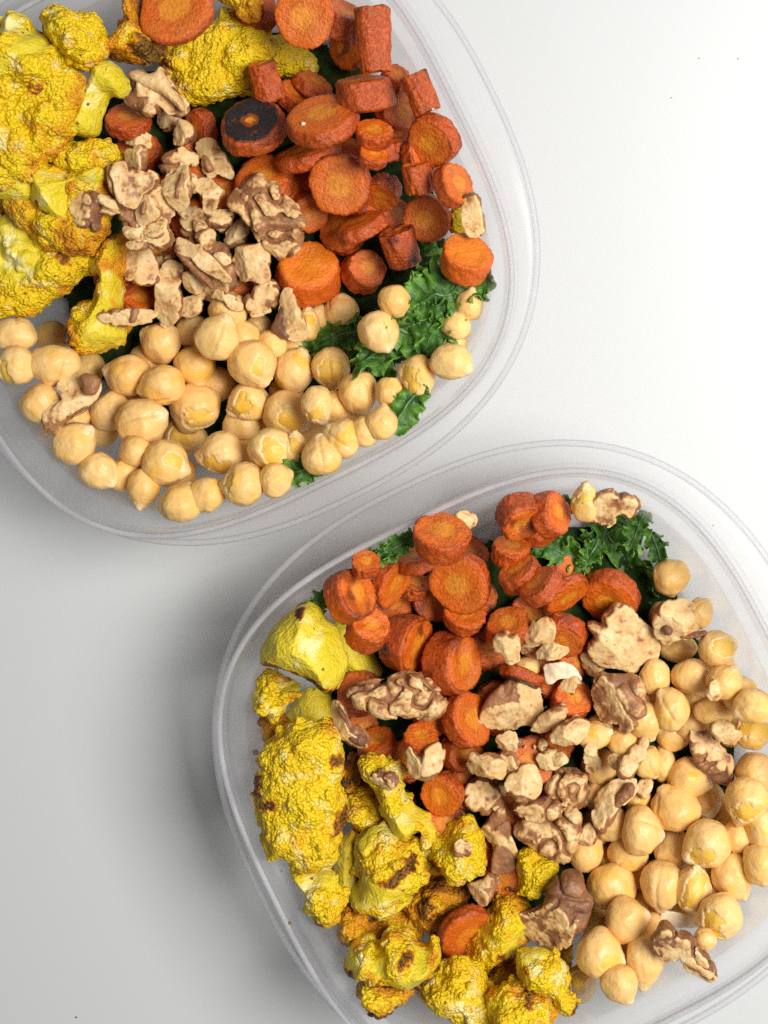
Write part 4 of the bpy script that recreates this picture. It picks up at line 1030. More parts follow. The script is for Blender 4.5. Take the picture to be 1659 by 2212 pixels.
# ---- lower container: cauliflower
cau(.5, 2, 'E', [(560, 900), (720, 900), (900, 1180), (860, 1300), (680, 1250), (600, 1150)], 'stalk', 90, .38, (), (), 'dim yellow cauliflower beneath the carrots of the lower container')
cau(.5, 2, 'E', [(150, 1450), (320, 1440), (360, 1640), (170, 1660)], 'curd', 80, .55, (), (), 'browned scrap at the left wall above the big domed floret')
cau(.8, 2, 'E', [(270, 1520), (400, 1290), (560, 1330), (620, 1440), (560, 1560), (420, 1540)], 'stalk', 90, .30, (), (), 'smooth yellow stem piece below the cut stalk in the lower container')
cau(2.6, 2, 'E', [(145, 1140), (170, 1030), (230, 920), (310, 850), (400, 795), (480, 800), (540, 900), (600, 950), (640, 1040), (680, 1140), (655, 1260), (590, 1345), (520, 1310), (460, 1240), (300, 1185), (200, 1170)], 'stalk', 190, .25, ((230, 1165, 60), (330, 1190, 60), (430, 1220, 60), (510, 1280, 75), (570, 1330, 60), (400, 820, 30)), ((500, 1000, 70),), 'large smooth cut cauliflower stalk, burnt along its lower edge')
cau(2.8, 2, 'E', [(93, 1330), (130, 1240), (200, 1205), (300, 1265), (410, 1290), (350, 1370), (300, 1400), (270, 1480), (180, 1485), (110, 1430)], 'mix', 110, .15, ((180, 1460, 30),), (), 'small yellow floret on its side against the left wall')
cau(4, 2, 'P', [(574, 1592), (610, 1565), (660, 1552), (712, 1560), (736, 1600), (738, 1650), (741, 1700), (743, 1760), (736, 1820), (720, 1860), (690, 1880), (660, 1877), (620, 1850), (580, 1842), (560, 1790), (552, 1740), (561, 1680), (554, 1640)], 'curd', 118, .14, ((735, 1640, 16), (742, 1770, 20), (560, 1690, 20), (590, 1720, 16)), ((690, 1620, 10), (650, 1760, 10)), 'big domed yellow floret along the left wall of the lower container')
cau(1.8, 2, 'G', [(300, 720), (460, 770), (590, 780), (620, 850), (672, 940), (590, 1085), (520, 1112), (460, 1085), (430, 980), (390, 880)], 'mix', 110, .06, ((510, 1070, 35), (500, 1010, 14)), ((460, 840, 80),), 'pale cauliflower stem below the big domed floret')
cau(3.2, 2, 'G', [(718, 600), (740, 530), (880, 478), (960, 510), (1060, 560), (1120, 570), (1142, 690), (1172, 780), (1110, 880), (1030, 980), (900, 1062), (820, 1005), (700, 955), (685, 870), (760, 820), (722, 720)], 'mix', 170, .20, ((980, 725, 60), (1060, 690, 50), (1080, 640, 40), (1110, 870, 35)), ((930, 520, 45), (930, 880, 45)), 'yellow floret with a brown scorched slit across its middle')
cau(2.6, 2, 'G', [(658, 390), (680, 290), (760, 258), (840, 290), (900, 370), (912, 440), (850, 505), (740, 492)], 'curd', 130, .30, ((760, 490, 40),), (), 'compact round floret right of the big domed one')
cau(3.8, 2, 'G', [(738, 80), (820, 38), (900, 80), (1000, 130), (1052, 200), (1022, 280), (1102, 310), (1062, 370), (1160, 460), (1242, 540), (1202, 612), (1130, 602), (1110, 540), (1060, 605), (970, 545), (912, 430), (880, 330), (830, 250), (755, 150)], 'mix', 110, .08, ((1090, 305, 25),), ((985, 160, 50),), 'branching bright yellow stalk running down between florets in the lower container')
cau(1.6, 2, 'G', [(1140, 650), (1200, 580), (1290, 530), (1300, 470), (1420, 440), (1522, 600), (1532, 720), (1440, 800), (1330, 832), (1230, 770)], 'curd', 130, .18, ((1240, 700, 45),), (), 'speckled floret under the flat carrot disc in the lower container')
cau(1, 2, 'G', [(1010, 1000), (1100, 850), (1300, 830), (1440, 900), (1340, 1000), (1260, 1130), (1100, 1120)], 'curd', 110, .62, ((1180, 930, 45),), (), 'deep brown cauliflower in the hollow left of the oval carrot')
cau(1, 2, 'G', [(590, 1050), (700, 990), (820, 1080), (910, 1130), (870, 1175), (720, 1195), (640, 1175)], 'curd', 100, .5, (), (), 'browned cauliflower bit below the pale stem')
cau(3.2, 2, 'G', [(672, 1250), (730, 1178), (850, 1168), (870, 1220), (900, 1130), (980, 1108), (1090, 1150), (1120, 1230), (1170, 1250), (1222, 1175), (1255, 1270), (1215, 1400), (1130, 1432), (1050, 1475), (900, 1445), (780, 1400), (720, 1425), (655, 1350)], 'mix', 140, .28, ((720, 1385, 60), (960, 1430, 65), (880, 1400, 40), (1150, 1420, 40), (1040, 1240, 40)), ((790, 1220, 35),), 'cupped floret with a burnt lower rim near the bottom edge')
cau(2.4, 2, 'G', [(748, 1480), (790, 1400), (930, 1440), (1062, 1482), (1012, 1572), (962, 1665), (850, 1645), (830, 1580), (758, 1540)], 'curd', 120, .40, ((900, 1620, 75), (830, 1560, 30)), (), 'knob below the cupped floret, its lower end burnt')
cau(3, 2, 'G', [(1128, 1480), (1200, 1378), (1300, 1308), (1420, 1298), (1502, 1340), (1500, 1450), (1600, 1540), (1680, 1570), (1680, 1760), (1420, 1740), (1300, 1620), (1160, 1572)], 'curd', 150, .08, (), ((1360, 1500, 60), (1460, 1560, 60)), 'bright yellow floret with white patches at the bottom edge')
cau(2.2, 2, 'H', [(-60, 1560), (0, 1480), (100, 1475), (240, 1490), (330, 1590), (345, 1760), (-60, 1760)], 'curd', 140, .22, ((200, 1510, 30),), (), 'orange yellow cauliflower flank cut by the bottom edge')
cau(4, 2, 'H', [(118, 1270), (200, 1240), (330, 1258), (352, 1240), (425, 1350), (432, 1450), (492, 1580), (440, 1632), (370, 1592), (330, 1505), (280, 1512), (150, 1482), (128, 1380)], 'mix', 110, .05, ((190, 1310, 24), (480, 1590, 20), (110, 1440, 12)), ((390, 1380, 50), (230, 1300, 50)), 'pale forked cauliflower stalk with one leg pointing down by the chickpeas')
cau(4.4, 2, 'H', [(358, 1270), (430, 1188), (482, 1220), (472, 1352), (400, 1342)], 'curd', 75, .35, ((375, 1290, 45),), (), 'small half brown floret tip at the end of the forked stalk')
cau(3, 2, 'H', [(55, 860), (120, 840), (130, 780), (128, 650), (200, 628), (260, 668), (382, 700), (372, 780), (332, 885), (240, 912), (130, 892)], 'curd', 120, .05, ((90, 870, 30), (250, 890, 30)), (), 'vivid yellow floret under the walnut rope, next to the dark folded walnut')
cau(1, 2, 'H', [(-200, 1240), (-60, 1000), (0, 900), (90, 900), (220, 1020), (180, 1180), (120, 1290), (0, 1330), (-180, 1330)], 'mix', 130, .35, ((60, 1250, 55), (-60, 900, 50)), (), 'dull yellow floret with a black spot beside the dark folded walnut')
for (u, v, w_) in ((860, 1760, 60), (780, 1880, 60), (900, 1880, 62), (980, 2000, 62), (860, 2000, 60), (1060, 2060, 60), (940, 2110, 60), (760, 1700, 55), (1110, 2140, 60)):
    cau(.3, 2, 'P', [(u - w_, v - w_ * .3), (u - w_ * .4, v - w_), (u + w_ * .6, v - w_ * .8), (u + w_, v + w_ * .1), (u + w_ * .4, v + w_ * .9), (u - w_ * .7, v + w_ * .8)], 'curd', 70, .45, (), (), None)
cau(.6, 2, 'G', [(640, 100), (760, 60), (760, 260), (660, 320)], 'curd', 90, .6, ((700, 180, 40),), (), 'dark scorched floret in the gap right of the big domed one')
cau(.5, 2, 'G', [(600, 600), (740, 500), (760, 800), (700, 980), (600, 960)], 'stalk', 80, .45, (), (), 'dim cauliflower stem between the domed floret and the slit one')

# ---- lower container: carrots
DC2 = None
for (l, fr, x, y, R, T, az, ti) in ((0, 'E', 950, 800, 150, 110, 80, 40), (0, 'E', 1200, 760, 150, 110, 30, 30), (0, 'E', 1450, 760, 150, 110, 60, 40), (0, 'E', 1180, 1400, 150, 110, 90, 30), (0, 'E', 760, 1560, 130, 110, 20, 40), (0, 'F', 200, 880, 150, 110, 60, 40), (0, 'F', 300, 1250, 140, 110, 60, 40), (.3, 'E', 1090, 690, 100, 90, 70, 60), (0, 'F', 450, 600, 150, 100, 20, 30), (0, 'F', 0, 1420, 170, 120, 60, 30), (0, 'E', 1400, 500, 150, 110, 60, 40), (0, 'F', 250, 300, 150, 110, 60, 40)):
    car(l, 2, fr, x, y, R, T, az, ti, .5, 0, DC2)
for (l, u, v, R_, T_, az, ti) in ((.2, 1000, 1700, 52, 42, 20, 40), (.2, 1100, 1750, 52, 42, 100, 30), (.3, 1040, 1830, 50, 40, 60, 50), (.2, 1180, 1700, 50, 40, 10, 30), (.2, 1120, 1640, 52, 40, 150, 40), (.3, 960, 1780, 52, 40, 80, 30), (.3, 1200, 1600, 50, 42, 30, 50), (.2, 1000, 1620, 52, 40, 10, 40), (.2, 1180, 1800, 50, 40, 60, 30), (.3, 1090, 1900, 50, 40, 120, 30), (.2, 1240, 1420, 50, 40, 0, 30), (.2, 920, 1440, 52, 40, 60, 30), (.2, 1060, 1400, 52, 40, 60, 30), (.2, 890, 1640, 52, 40, 100, 30), (.2, 940, 1540, 52, 40, 10, 30)):
    car(l, 2, 'P', u, v, R_, T_, az, ti, .6, 0, DC2)
car(3, 2, 'E', 685, 745, 180, 165, 28, 62, .55, 0, 'plump carrot slice with scorched patches above the smooth cut cauliflower')
car(3.2, 2, 'E', 935, 655, 165, 115, 340, 64, .2, 0, 'leaning carrot slice right of the plump scorched one')
car(3, 2, 'E', 1250, 405, 180, 180, 80, 60, .35, 0, 'wrinkled carrot chunk at the top wall, left of the blocky one')
car(2.4, 2, 'E', 1115, 520, 152, 90, 102, 72, .25, 0, 'carrot slice on its edge at the top wall, under the wrinkled chunk')
car(4.4, 2, 'E', 1375, 660, 215, 130, 215, 22, .16, .42, 'largest round carrot slice of the lower container, yellow core facing up')
car(2.6, 2, 'E', 1390, 875, 140, 120, 75, 58, .2, 0, 'carrot slice peeping out under the largest round one')
car(3.2, 2, 'E', 800, 955, 135, 180, 60, 48, .2, 0, 'rounded carrot end between the smooth cut cauliflower and the streaked chunk')
car(4.2, 2, 'E', 1030, 1030, 195, 200, 350, 64, .75, 0, 'carrot chunk with black streaks on its right face')
car(4.2, 2, 'E', 1320, 1160, 205, 215, 10, 55, .45, 0, 'tallest bright orange carrot chunk right of the streaked one')
car(2, 2, 'E', 790, 560, 95, 90, 80, 55, .3, 0, 'small brown carrot tip at the upper wall behind the plump one')
car(3.4, 2, 'F', 135, 260, 155, 170, 300, 42, .55, 0, 'blocky angular carrot piece with browned edges at the top wall')
car(2.8, 2, 'F', 330, 245, 150, 130, 20, 58, .25, 0, 'carrot slice beside the kale at the top wall, right of the blocky piece')
car(2.8, 2, 'F', 90, 475, 130, 130, 85, 62, .2, 0, 'first carrot in the leaning row that runs from the blocky piece to the kale')
car(3, 2, 'F', 145, 615, 142, 130, 120, 66, .25, 0, 'second carrot in the leaning row')
car(3.2, 2, 'F', 262, 690, 150, 110, 128, 68, .3, 0, 'third carrot in the leaning row')
car(4, 2, 'F', 420, 730, 172, 80, 310, 58, .25, 0, 'last carrot in the leaning row, its cut oval face turned down right')
car(3.2, 2, 'F', 690, 745, 195, 150, 245, 36, .15, 0, 'large carrot slice below the kale, half covered by the pale walnut slab')
car(2.8, 2, 'F', 400, 990, 160, 120, 250, 32, .35, 0, 'brown wrinkled carrot slice with walnut chips lying on it')
car(3, 2, 'F', 450, 1385, 132, 150, 60, 42, .35, 0, 'orange carrot slice beside the folded walnuts in the middle of the lower container')
car(2.2, 2, 'F', 70, 940, 150, 120, 95, 58, .25, 0, 'carrot slice under the ragged cream walnut chip')
car(3.2, 2, 'F', 140, 1240, 152, 80, 250, 66, 2, 0, 'thin carrot slice with a black charred rim behind the large walnut')
car(2.2, 2, 'G', 860, 0, 130, 110, 95, 60, .3, 0, 'carrot slice below the long walnut half')
car(2, 2, 'G', 1130, -30, 115, 110, 85, 55, .25, 0, 'carrot bit between two larger ones below the long walnut half')
car(3, 2, 'E', 1400, 1505, 185, 140, 25, 60, .35, 0, 'leaning carrot slice left of the large split walnut')
car(2, 2, 'E', 750, 1340, 150, 120, 110, 35, .5, 0, 'dark carrot slice behind the long walnut half')
car(3.4, 2, 'G', 1262, 292, 145, 120, 200, 22, .2, 0, 'flat carrot disc among florets and walnuts in the lower container')
car(4.2, 2, 'G', 1400, 1135, 198, 110, 312, 36, .18, 0, 'oval carrot slice among the florets near the bottom, lit rim at its upper left')
car(2.2, 2, 'H', 190, 110, 170, 120, 60, 28, .4, 0, 'dark red carrot slice under the walnuts in the middle of the lower container')

# ---- lower container: chickpeas
DC3 = None
for (l, fr, x, y, rx, ry) in ((.5, 'F', 1220, 1340, 110, 105), (0, 'F', 1080, 1600, 115, 110), (.5, 'H', 850, 780, 110, 105), (0, 'H', 660, 700, 110, 105), (0, 'H', 600, 1060, 115, 110), (0, 'H', 1180, 1010, 110, 110), (0, 'H', 1010, 520, 120, 110), (0, 'F', 1350, 1180, 110, 110),
                             (0, 'F', 850, 1380, 115, 110), (0, 'H', 1420, 400, 120, 110), (0, 'H', 1380, 700, 120, 110), (0, 'H', 780, 900, 120, 110), (0, 'H', 720, 1150, 120, 110), (0, 'H', 1100, 760, 120, 110), (0, 'H', 900, 420, 115, 110), (0, 'F', 980, 1380, 115, 110), (0, 'F', 1480, 1340, 115, 110), (0, 'H', 1560, 640, 115, 115), (0, 'H', 800, 1240, 115, 110), (0, 'H', 600, 500, 115, 110), (0, 'H', 620, 300, 115, 110), (0, 'H', 1280, 330, 115, 110), (0, 'F', 1200, 1520, 115, 110), (.4, 'F', 1420, 1560, 115, 110), (0, 'F', 1030, 880, 105, 100), (0, 'H', 900, 1000, 110, 110), (0, 'H', 1320, 880, 110, 110), (0, 'F', 700, 1400, 110, 110), (0, 'F', 650, 1560, 110, 110)):
    pea(l, 2, fr, x, y, rx, ry, None, 0, DC3)
pea(3, 2, 'F', 1070, 640, 116, 118, 275, 0, 'heart shaped chickpea with its beak down, highest one by the right wall beside the kale')
pea(1.6, 2, 'F', 1235, 850, 88, 95, 45, 0, 'chickpea half hidden behind the hollow cream walnut by the right wall')
pea(1.8, 2, 'F', 540, 170, 85, 118, 90, 1, 'pale tall chickpea at the top wall behind the lobed walnut')
pea(3, 2, 'F', 1110, 1065, 118, 88, None, 0, 'chickpea right under the hollow cream walnut')
pea(3, 2, 'F', 1350, 1072, 116, 106, 20, 2, 'yellow chickpea with a pale skin band near the right wall')
pea(4, 2, 'F', 1185, 1242, 126, 112, 300, 0, 'smooth round chickpea right of the pale walnut slab, on top of its row')
pea(3, 2, 'F', 965, 1240, 98, 112, None, 0, 'chickpea between the pale walnut slab and the smooth round one')
pea(2.4, 2, 'F', 1390, 1272, 112, 108, 60, 0, 'chickpea at the right wall beyond the small nut crumb')
pea(4, 2, 'F', 1070, 1442, 112, 132, 130, 1, 'egg shaped chickpea with a torn cap below the smooth round one')
pea(2.4, 2, 'F', 1330, 1450, 132, 84, None, 0, 'wide chickpea directly below the small nut crumb')
pea(3, 2, 'F', 1565, 1420, 132, 104, 200, 1, 'amber chickpea at the right edge above the bright yellow one')
pea(3, 2, 'F', 900, 1512, 118, 120, 290, 0, 'pale chickpea with a pointed skirt right of the two lobed brown walnut')
pea(4, 2, 'F', 1565, 1580, 112, 98, 120, 3, 'bright yellow peeled chickpea at the right edge')
pea(2, 2, 'F', 190, 1180, 82, 64, None, 0, 'chickpea peeping out above the thin charred carrot')
pea(3, 2, 'F', 600, 1600, 112, 84, 20, 1, 'chickpea between walnut crumbs in the middle of the lower container')
pea(2, 2, 'F', 780, 1640, 112, 108, None, 0, 'brownish chickpea left of the walnut rope')
pea(3, 2, 'H', 1180, 200, 142, 124, 340, 1, 'chickpea with a torn right end below the leaning walnut with a cream chip')
pea(2.4, 2, 'H', 920, 110, 92, 102, 300, 1, 'pale chickpea half under the upper end of the walnut rope')
pea(2.2, 2, 'H', 1020, 115, 75, 112, None, 0, 'amber chickpea right of the walnut rope')
pea(4, 2, 'H', 1095, 382, 155, 142, 120, 0, 'large bumpy chickpea above the one with a sprouting beak')
pea(4.4, 2, 'H', 895, 520, 132, 146, 350, 0, 'chickpea with a little white sprouting beak at its right')
pea(3, 2, 'H', 800, 650, 128, 124, None, 0, 'chickpea directly under the one with the sprouting beak')
pea(3, 2, 'H', 1080, 640, 122, 118, 320, 0, 'chickpea with a pale pointed tip at lower right in the middle of the heap')
pea(4, 2, 'H', 1285, 600, 148, 140, 210, 2, 'chickpea wrapped in a half peeled cap, middle of the lower heap')
pea(4, 2, 'H', 1530, 342, 132, 140, 250, 2, 'chickpea with a shield of skin over a torn lower side, near the right edge')
pea(3, 2, 'H', 1480, 560, 115, 104, 330, 0, 'angular chickpea right of the half peeled one')
pea(3, 2, 'H', 1440, 802, 132, 142, 300, 0, 'smooth chickpea with flattened sides at the lower right of the heap')
pea(4, 2, 'H', 1010, 872, 136, 156, 265, 1, 'heart topped chickpea, yellow on its left and frayed at the foot')
pea(4, 2, 'H', 700, 862, 156, 142, None, 1, 'round chickpea with a yellow lower rim beside the dark folded walnut')
pea(3, 2, 'H', 1200, 872, 112, 142, 80, 3, 'yellow faced chickpea right of the heart topped one')
pea(4, 2, 'H', 1360, 1042, 142, 132, 200, 2, 'chickpea with a flap of skin hanging open near the lower right edge of the heap')
pea(2, 2, 'H', 1275, 1190, 72, 66, None, 0, 'small chickpea under the one with the hanging flap')
pea(4, 2, 'H', 800, 1072, 140, 138, 10, 1, 'chickpea with a fringed beak pointing right, above the burnt walnut stick')
pea(4, 2, 'H', 635, 1265, 145, 142, 340, 1, 'large chickpea beside the forked cauliflower stalk')
pea(3, 2, 'H', 910, 1320, 118, 168, 265, 0, 'long pointed chickpea at the lower end, left of the burnt walnut stick')
pea(2.6, 2, 'H', 745, 1462, 118, 112, 300, 0, 'amber chickpea lowest of all in the lower container')
pea(2, 2, 'H', 510, 1462, 92, 112, None, 2, 'torn pitted chickpea right of the leg of the forked stalk')
pea(2.4, 2, 'H', 540, 660, 112, 112, 40, 0, 'chickpea under the broken walnut half left of the heap')
pea(3, 2, 'H', 1620, 510, 112, 122, None, 1, 'chickpea cut by the right edge below the one with a shield of skin')
pea(3, 2, 'H', 1620, 735, 112, 124, None, 0, 'lowest chickpea at the right edge')
pea(2, 2, 'H', 1590, 175, 132, 128, None, 0, 'amber chickpea at the right edge under the bright yellow one')
pea(2, 2, 'H', 700, 480, 108, 105, None, 0, 'shaded chickpea below the lower end of the walnut rope')
pea(2, 2, 'H', 625, 130, 115, 110, None, 0, 'brown shaded chickpea left of the walnut rope and above it')
pea(2.2, 2, 'H', 960, 1125, 112, 108, None, 0, 'chickpea under the loose white skin and the burnt walnut stick')
pea(2, 2, 'H', 860, 315, 78, 80, None, 2, 'little torn chickpea behind the lower end of the walnut rope')

# ---- lower container: walnuts
wal(6, 2, 'E', [(690, 1340), (740, 1302), (820, 1275), (900, 1280), (960, 1240), (1020, 1230), (1060, 1208), (1140, 1222), (1200, 1280), (1235, 1330), (1287, 1390), (1262, 1460), (1150, 1492), (1000, 1492), (850, 1470), (790, 1430), (730, 1420), (715, 1370)], 'brain', 75, 'long walnut half with a wavy surface lying on carrots', flakes=([([(1090, 1290), (1160, 1260), (1230, 1320), (1283, 1390), (1258, 1455), (1150, 1485), (1040, 1485), (1090, 1400)], 'cream', .12), ([(1040, 1210), (1140, 1215), (1235, 1335), (1195, 1310), (1120, 1245)], 'brown', .3)]))
wal(4.6, 2, 'E', [(548, 1430), (600, 1398), (660, 1440), (692, 1540), (762, 1560), (812, 1630), (770, 1672), (660, 1625), (600, 1560)], 'mix', 70, 'walnut stub, whitish outside and dark inside, left below the long half', flakes=([([(620, 1405), (665, 1440), (690, 1530), (650, 1480)], 'dark', .2), ([(690, 1560), (760, 1560), (810, 1625), (760, 1665), (690, 1620)], 'dark', .14)]))
wal(6.2, 2, 'F', [(548, 915), (600, 905), (655, 920), (640, 850), (690, 825), (722, 786), (800, 800), (850, 850), (882, 900), (942, 950), (975, 985), (994, 1030), (992, 1100), (965, 1190), (930, 1195), (885, 1160), (850, 1232), (740, 1202), (590, 1150), (552, 1060), (618, 990)], 'cream', 80, 'large pale walnut slab, the widest cream piece in the lower container')
wal(5.4, 2, 'F', [(955, 880), (985, 810), (1030, 778), (1085, 790), (1130, 768), (1200, 800), (1242, 880), (1302, 940), (1290, 975), (1220, 985), (1150, 1002), (1080, 1005), (1040, 1045), (990, 1020), (958, 950)], 'cream', 62, 'cream walnut with a dark round hollow next to the right wall', flakes=([([(1010, 920), (1050, 905), (1085, 945), (1060, 980), (1015, 970)], 'dark', .30), ([(1100, 990), (1200, 965), (1285, 950), (1280, 985), (1150, 1010)], 'brown', .05)]))
wal(5.6, 2, 'F', [(598, 1250), (660, 1208), (740, 1230), (850, 1238), (907, 1300), (905, 1380), (912, 1470), (830, 1542), (760, 1575), (735, 1500), (640, 1542), (590, 1482), (578, 1350)], 'brown', 80, 'brown walnut with two thick lobes below the pale slab')
wal(5.6, 2, 'F', [(175, 960), (240, 878), (320, 876), (358, 940), (332, 1022), (270, 1040), (170, 1072)], 'cream', 58, 'cream walnut nugget on the brown wrinkled carrot, upper of two')
wal(5.6, 2, 'F', [(228, 1122), (290, 1020), (345, 1030), (400, 1050), (462, 1090), (400, 1124), (300, 1134)], 'cream', 48, 'flat cream walnut chip on the brown wrinkled carrot, lower of two')
wal(5.4, 2, 'F', [(-20, 990), (60, 958), (80, 1000), (132, 988), (142, 1100), (132, 1172), (60, 1170), (40, 1100), (-25, 1080)], 'cream', 52, 'ragged cream walnut chip left of the brown wrinkled carrot')
wal(5.2, 2, 'P', [(1033, 1555), (1045, 1520), (1062, 1498), (1090, 1470), (1130, 1466), (1165, 1488), (1190, 1515), (1228, 1522), (1212, 1560), (1170, 1582), (1140, 1570), (1100, 1582), (1050, 1570)], 'mix', 34, 'large split walnut in front of the charred carrot')
wal(6, 2, 'F', [(160, 1600), (220, 1540), (262, 1488), (380, 1408), (442, 1428), (395, 1510), (290, 1590)], 'cream', 38, 'cream walnut flake lying across the large split walnut')
wal(5, 2, 'F', [(310, 1640), (400, 1520), (500, 1500), (540, 1508), (567, 1535), (562, 1600), (500, 1655), (420, 1665)], 'cream', 56, 'knobbly cream walnut lump right below the split walnut')
wal(5.2, 2, 'G', [(1028, 20), (1060, 10), (1080, 60), (1150, 62), (1152, 10), (1232, -2), (1272, 70), (1232, 150), (1182, 212), (1100, 192), (1048, 150)], 'mix', 62, 'walnut piece with a notch in its top, above the flat carrot disc')
wal(5.6, 2, 'G', [(1378, 130), (1420, 110), (1430, 50), (1480, 70), (1550, 58), (1642, 90), (1645, 200), (1560, 202), (1500, 180), (1420, 192)], 'cream', 56, 'star shaped cream walnut bit at the top of the walnut chain')
wal(4.8, 2, 'G', [(1398, 280), (1440, 205), (1560, 215), (1632, 280), (1622, 370), (1520, 424), (1420, 392), (1388, 340)], 'brown', 66, 'rounded tan walnut lump under the star shaped bit')
wal(5.4, 2, 'P', [(1040, 1795), (1065, 1760), (1085, 1742), (1097, 1780), (1112, 1820), (1127, 1868), (1110, 1884), (1075, 1892), (1053, 1886), (1062, 1840), (1048, 1825)], 'mix', 26, 'long two toned walnut piece with a reddish foot', flakes=([([(1062, 1845), (1075, 1815), (1095, 1820), (1118, 1870), (1105, 1882), (1075, 1890), (1057, 1882)], 'brown', .22)]))
wal(4.6, 2, 'H', [(40, 240), (90, 170), (170, 128), (240, 140), (272, 200), (252, 312), (160, 335), (95, 312)], 'mix', 58, 'thick bent walnut piece at the left end of the folded cluster')
wal(5.4, 2, 'H', [(290, 250), (330, 200), (370, 168), (470, 148), (542, 190), (532, 250), (565, 285), (552, 372), (500, 382), (400, 362), (300, 312)], 'brain', 62, 'lobed walnut with three rounded bumps on its right edge')
wal(6, 2, 'H', [(98, 370), (200, 338), (330, 338), (392, 390), (372, 442), (250, 462), (138, 432)], 'brown', 46, 'brown walnut chunk sitting on the pleated walnut')
wal(5.2, 2, 'H', [(118, 520), (170, 440), (300, 460), (400, 378), (512, 368), (520, 470), (482, 560), (462, 655), (420, 705), (350, 692), (250, 642), (160, 580)], 'brain', 74, 'pleated light brown walnut half above the vivid yellow floret')
wal(4.8, 2, 'H', [(488, 590), (560, 468), (612, 540), (592, 602), (540, 612)], 'cream', 46, 'cream walnut splinter on the chickpea right of the pleated half')
wal(6, 2, 'H', [(708, 160), (780, 60), (850, 0), (920, -42), (917, 60), (852, 130), (832, 205), (760, 210)], 'mix', 58, 'upper piece of the walnut rope lying on the chickpeas')
wal(6.2, 2, 'H', [(588, 400), (640, 278), (740, 208), (832, 198), (864, 270), (800, 320), (760, 362), (700, 472), (655, 535), (598, 472)], 'mix', 60, 'lower piece of the walnut rope with a reddish streak', flakes=([([(740, 280), (820, 200), (860, 270), (770, 355), (700, 440), (690, 400)], 'brown', .2)]))
wal(5.4, 2, 'H', [(855, 262), (900, 208), (952, 220), (940, 302), (890, 332)], 'cream', 44, 'little cream walnut bit right of the rope')
wal(6, 2, 'P', [(1486, 1600), (1494, 1562), (1515, 1552), (1537, 1582), (1562, 1610), (1584, 1642), (1580, 1690), (1555, 1697), (1520, 1672), (1495, 1640)], 'brown', 26, 'leaning oblong walnut piece on the chickpeas near the right edge')
wal(7, 2, 'F', [(1300, 1545), (1380, 1498), (1432, 1530), (1470, 1560), (1494, 1592), (1470, 1642), (1400, 1652), (1342, 1622)], 'cream', 50, 'cream walnut chip on the right side of the leaning oblong piece')
wal(6.4, 2, 'H', [(310, 905), (400, 800), (450, 778), (522, 820), (528, 895), (575, 945), (562, 1040), (540, 1105), (470, 1150), (440, 1205), (330, 1255), (230, 1242), (170, 1182), (85, 1130), (110, 1060), (280, 1000)], 'dark', 84, 'dark folded walnut half between the florets and the chickpeas, greyish brown')
wal(6.4, 2, 'H', [(930, 1220), (975, 1150), (1005, 1098), (1052, 1088), (1102, 1150), (1200, 1168), (1262, 1260), (1322, 1330), (1354, 1402), (1282, 1444), (1230, 1402), (1160, 1362), (1130, 1302), (1060, 1322), (980, 1292)], 'dark', 58, 'burnt walnut stick hanging out over the chickpeas at the lower right', flakes=([([(1060, 1100), (1110, 1170), (1180, 1250), (1280, 1340), (1345, 1400), (1285, 1438), (1180, 1340), (1100, 1310), (1070, 1200)], 'cream', .1)]))
wal(5.4, 2, 'P', [(998, 1918), (1042, 1905), (1062, 1884), (1078, 1900), (1060, 1935), (1038, 1958), (1024, 1950)], 'mix', 24, 'walnut wedge pointing at the oval carrot near the bottom')
wal(5, 2, 'F', [(530, 245), (590, 155), (640, 98), (700, 84), (745, 118), (780, 108), (865, 145), (862, 225), (810, 275), (745, 240), (700, 305), (645, 318), (570, 290)], 'brown', 72, 'lobed brown walnut at the top wall above the kale')
wal(5, 2, 'G', [(815, 205), (840, 148), (910, 160), (985, 200), (972, 275), (900, 245)], 'dark', 30, 'reddish brown walnut skin lying on the yellow florets')
wal(4.6, 2, 'E', [(1338, 250), (1370, 228), (1400, 222), (1472, 260), (1452, 322), (1410, 342), (1372, 302)], 'cream', 44, 'small whitish walnut crumb alone at the top wall')
wal(5.4, 2, 'F', [(1268, 1350), (1328, 1258), (1362, 1290), (1372, 1382), (1290, 1384)], 'cream', 36, 'triangular nut crumb stuck between chickpeas')
wal(4.6, 2, 'P', [(1068, 1592), (1110, 1578), (1122, 1610), (1096, 1637), (1070, 1622)], 'cream', 20, 'yellowish walnut bit at the lower left of the split walnut')
wal(4, 2, 'H', [(10, 60), (80, 40), (140, 110), (80, 180), (0, 160)], 'mix', 50, 'walnut fragment between the star shaped bit and the dark carrot')
wal(3, 2, 'H', [(230, 60), (340, 20), (420, 60), (400, 130), (280, 150)], 'cream', 50, 'cream walnut fragment left of the walnut rope, over the dark carrot')
wal(3, 2, 'H', [(520, 60), (600, 20), (640, 100), (560, 180)], 'mix', 48, 'shaded walnut fragment between chickpeas left of the rope')
wal(3, 2, 'F', [(500, 1100), (570, 1060), (660, 1170), (620, 1240), (540, 1200)], 'brown', 50, 'brown walnut fragment at the left foot of the pale slab')

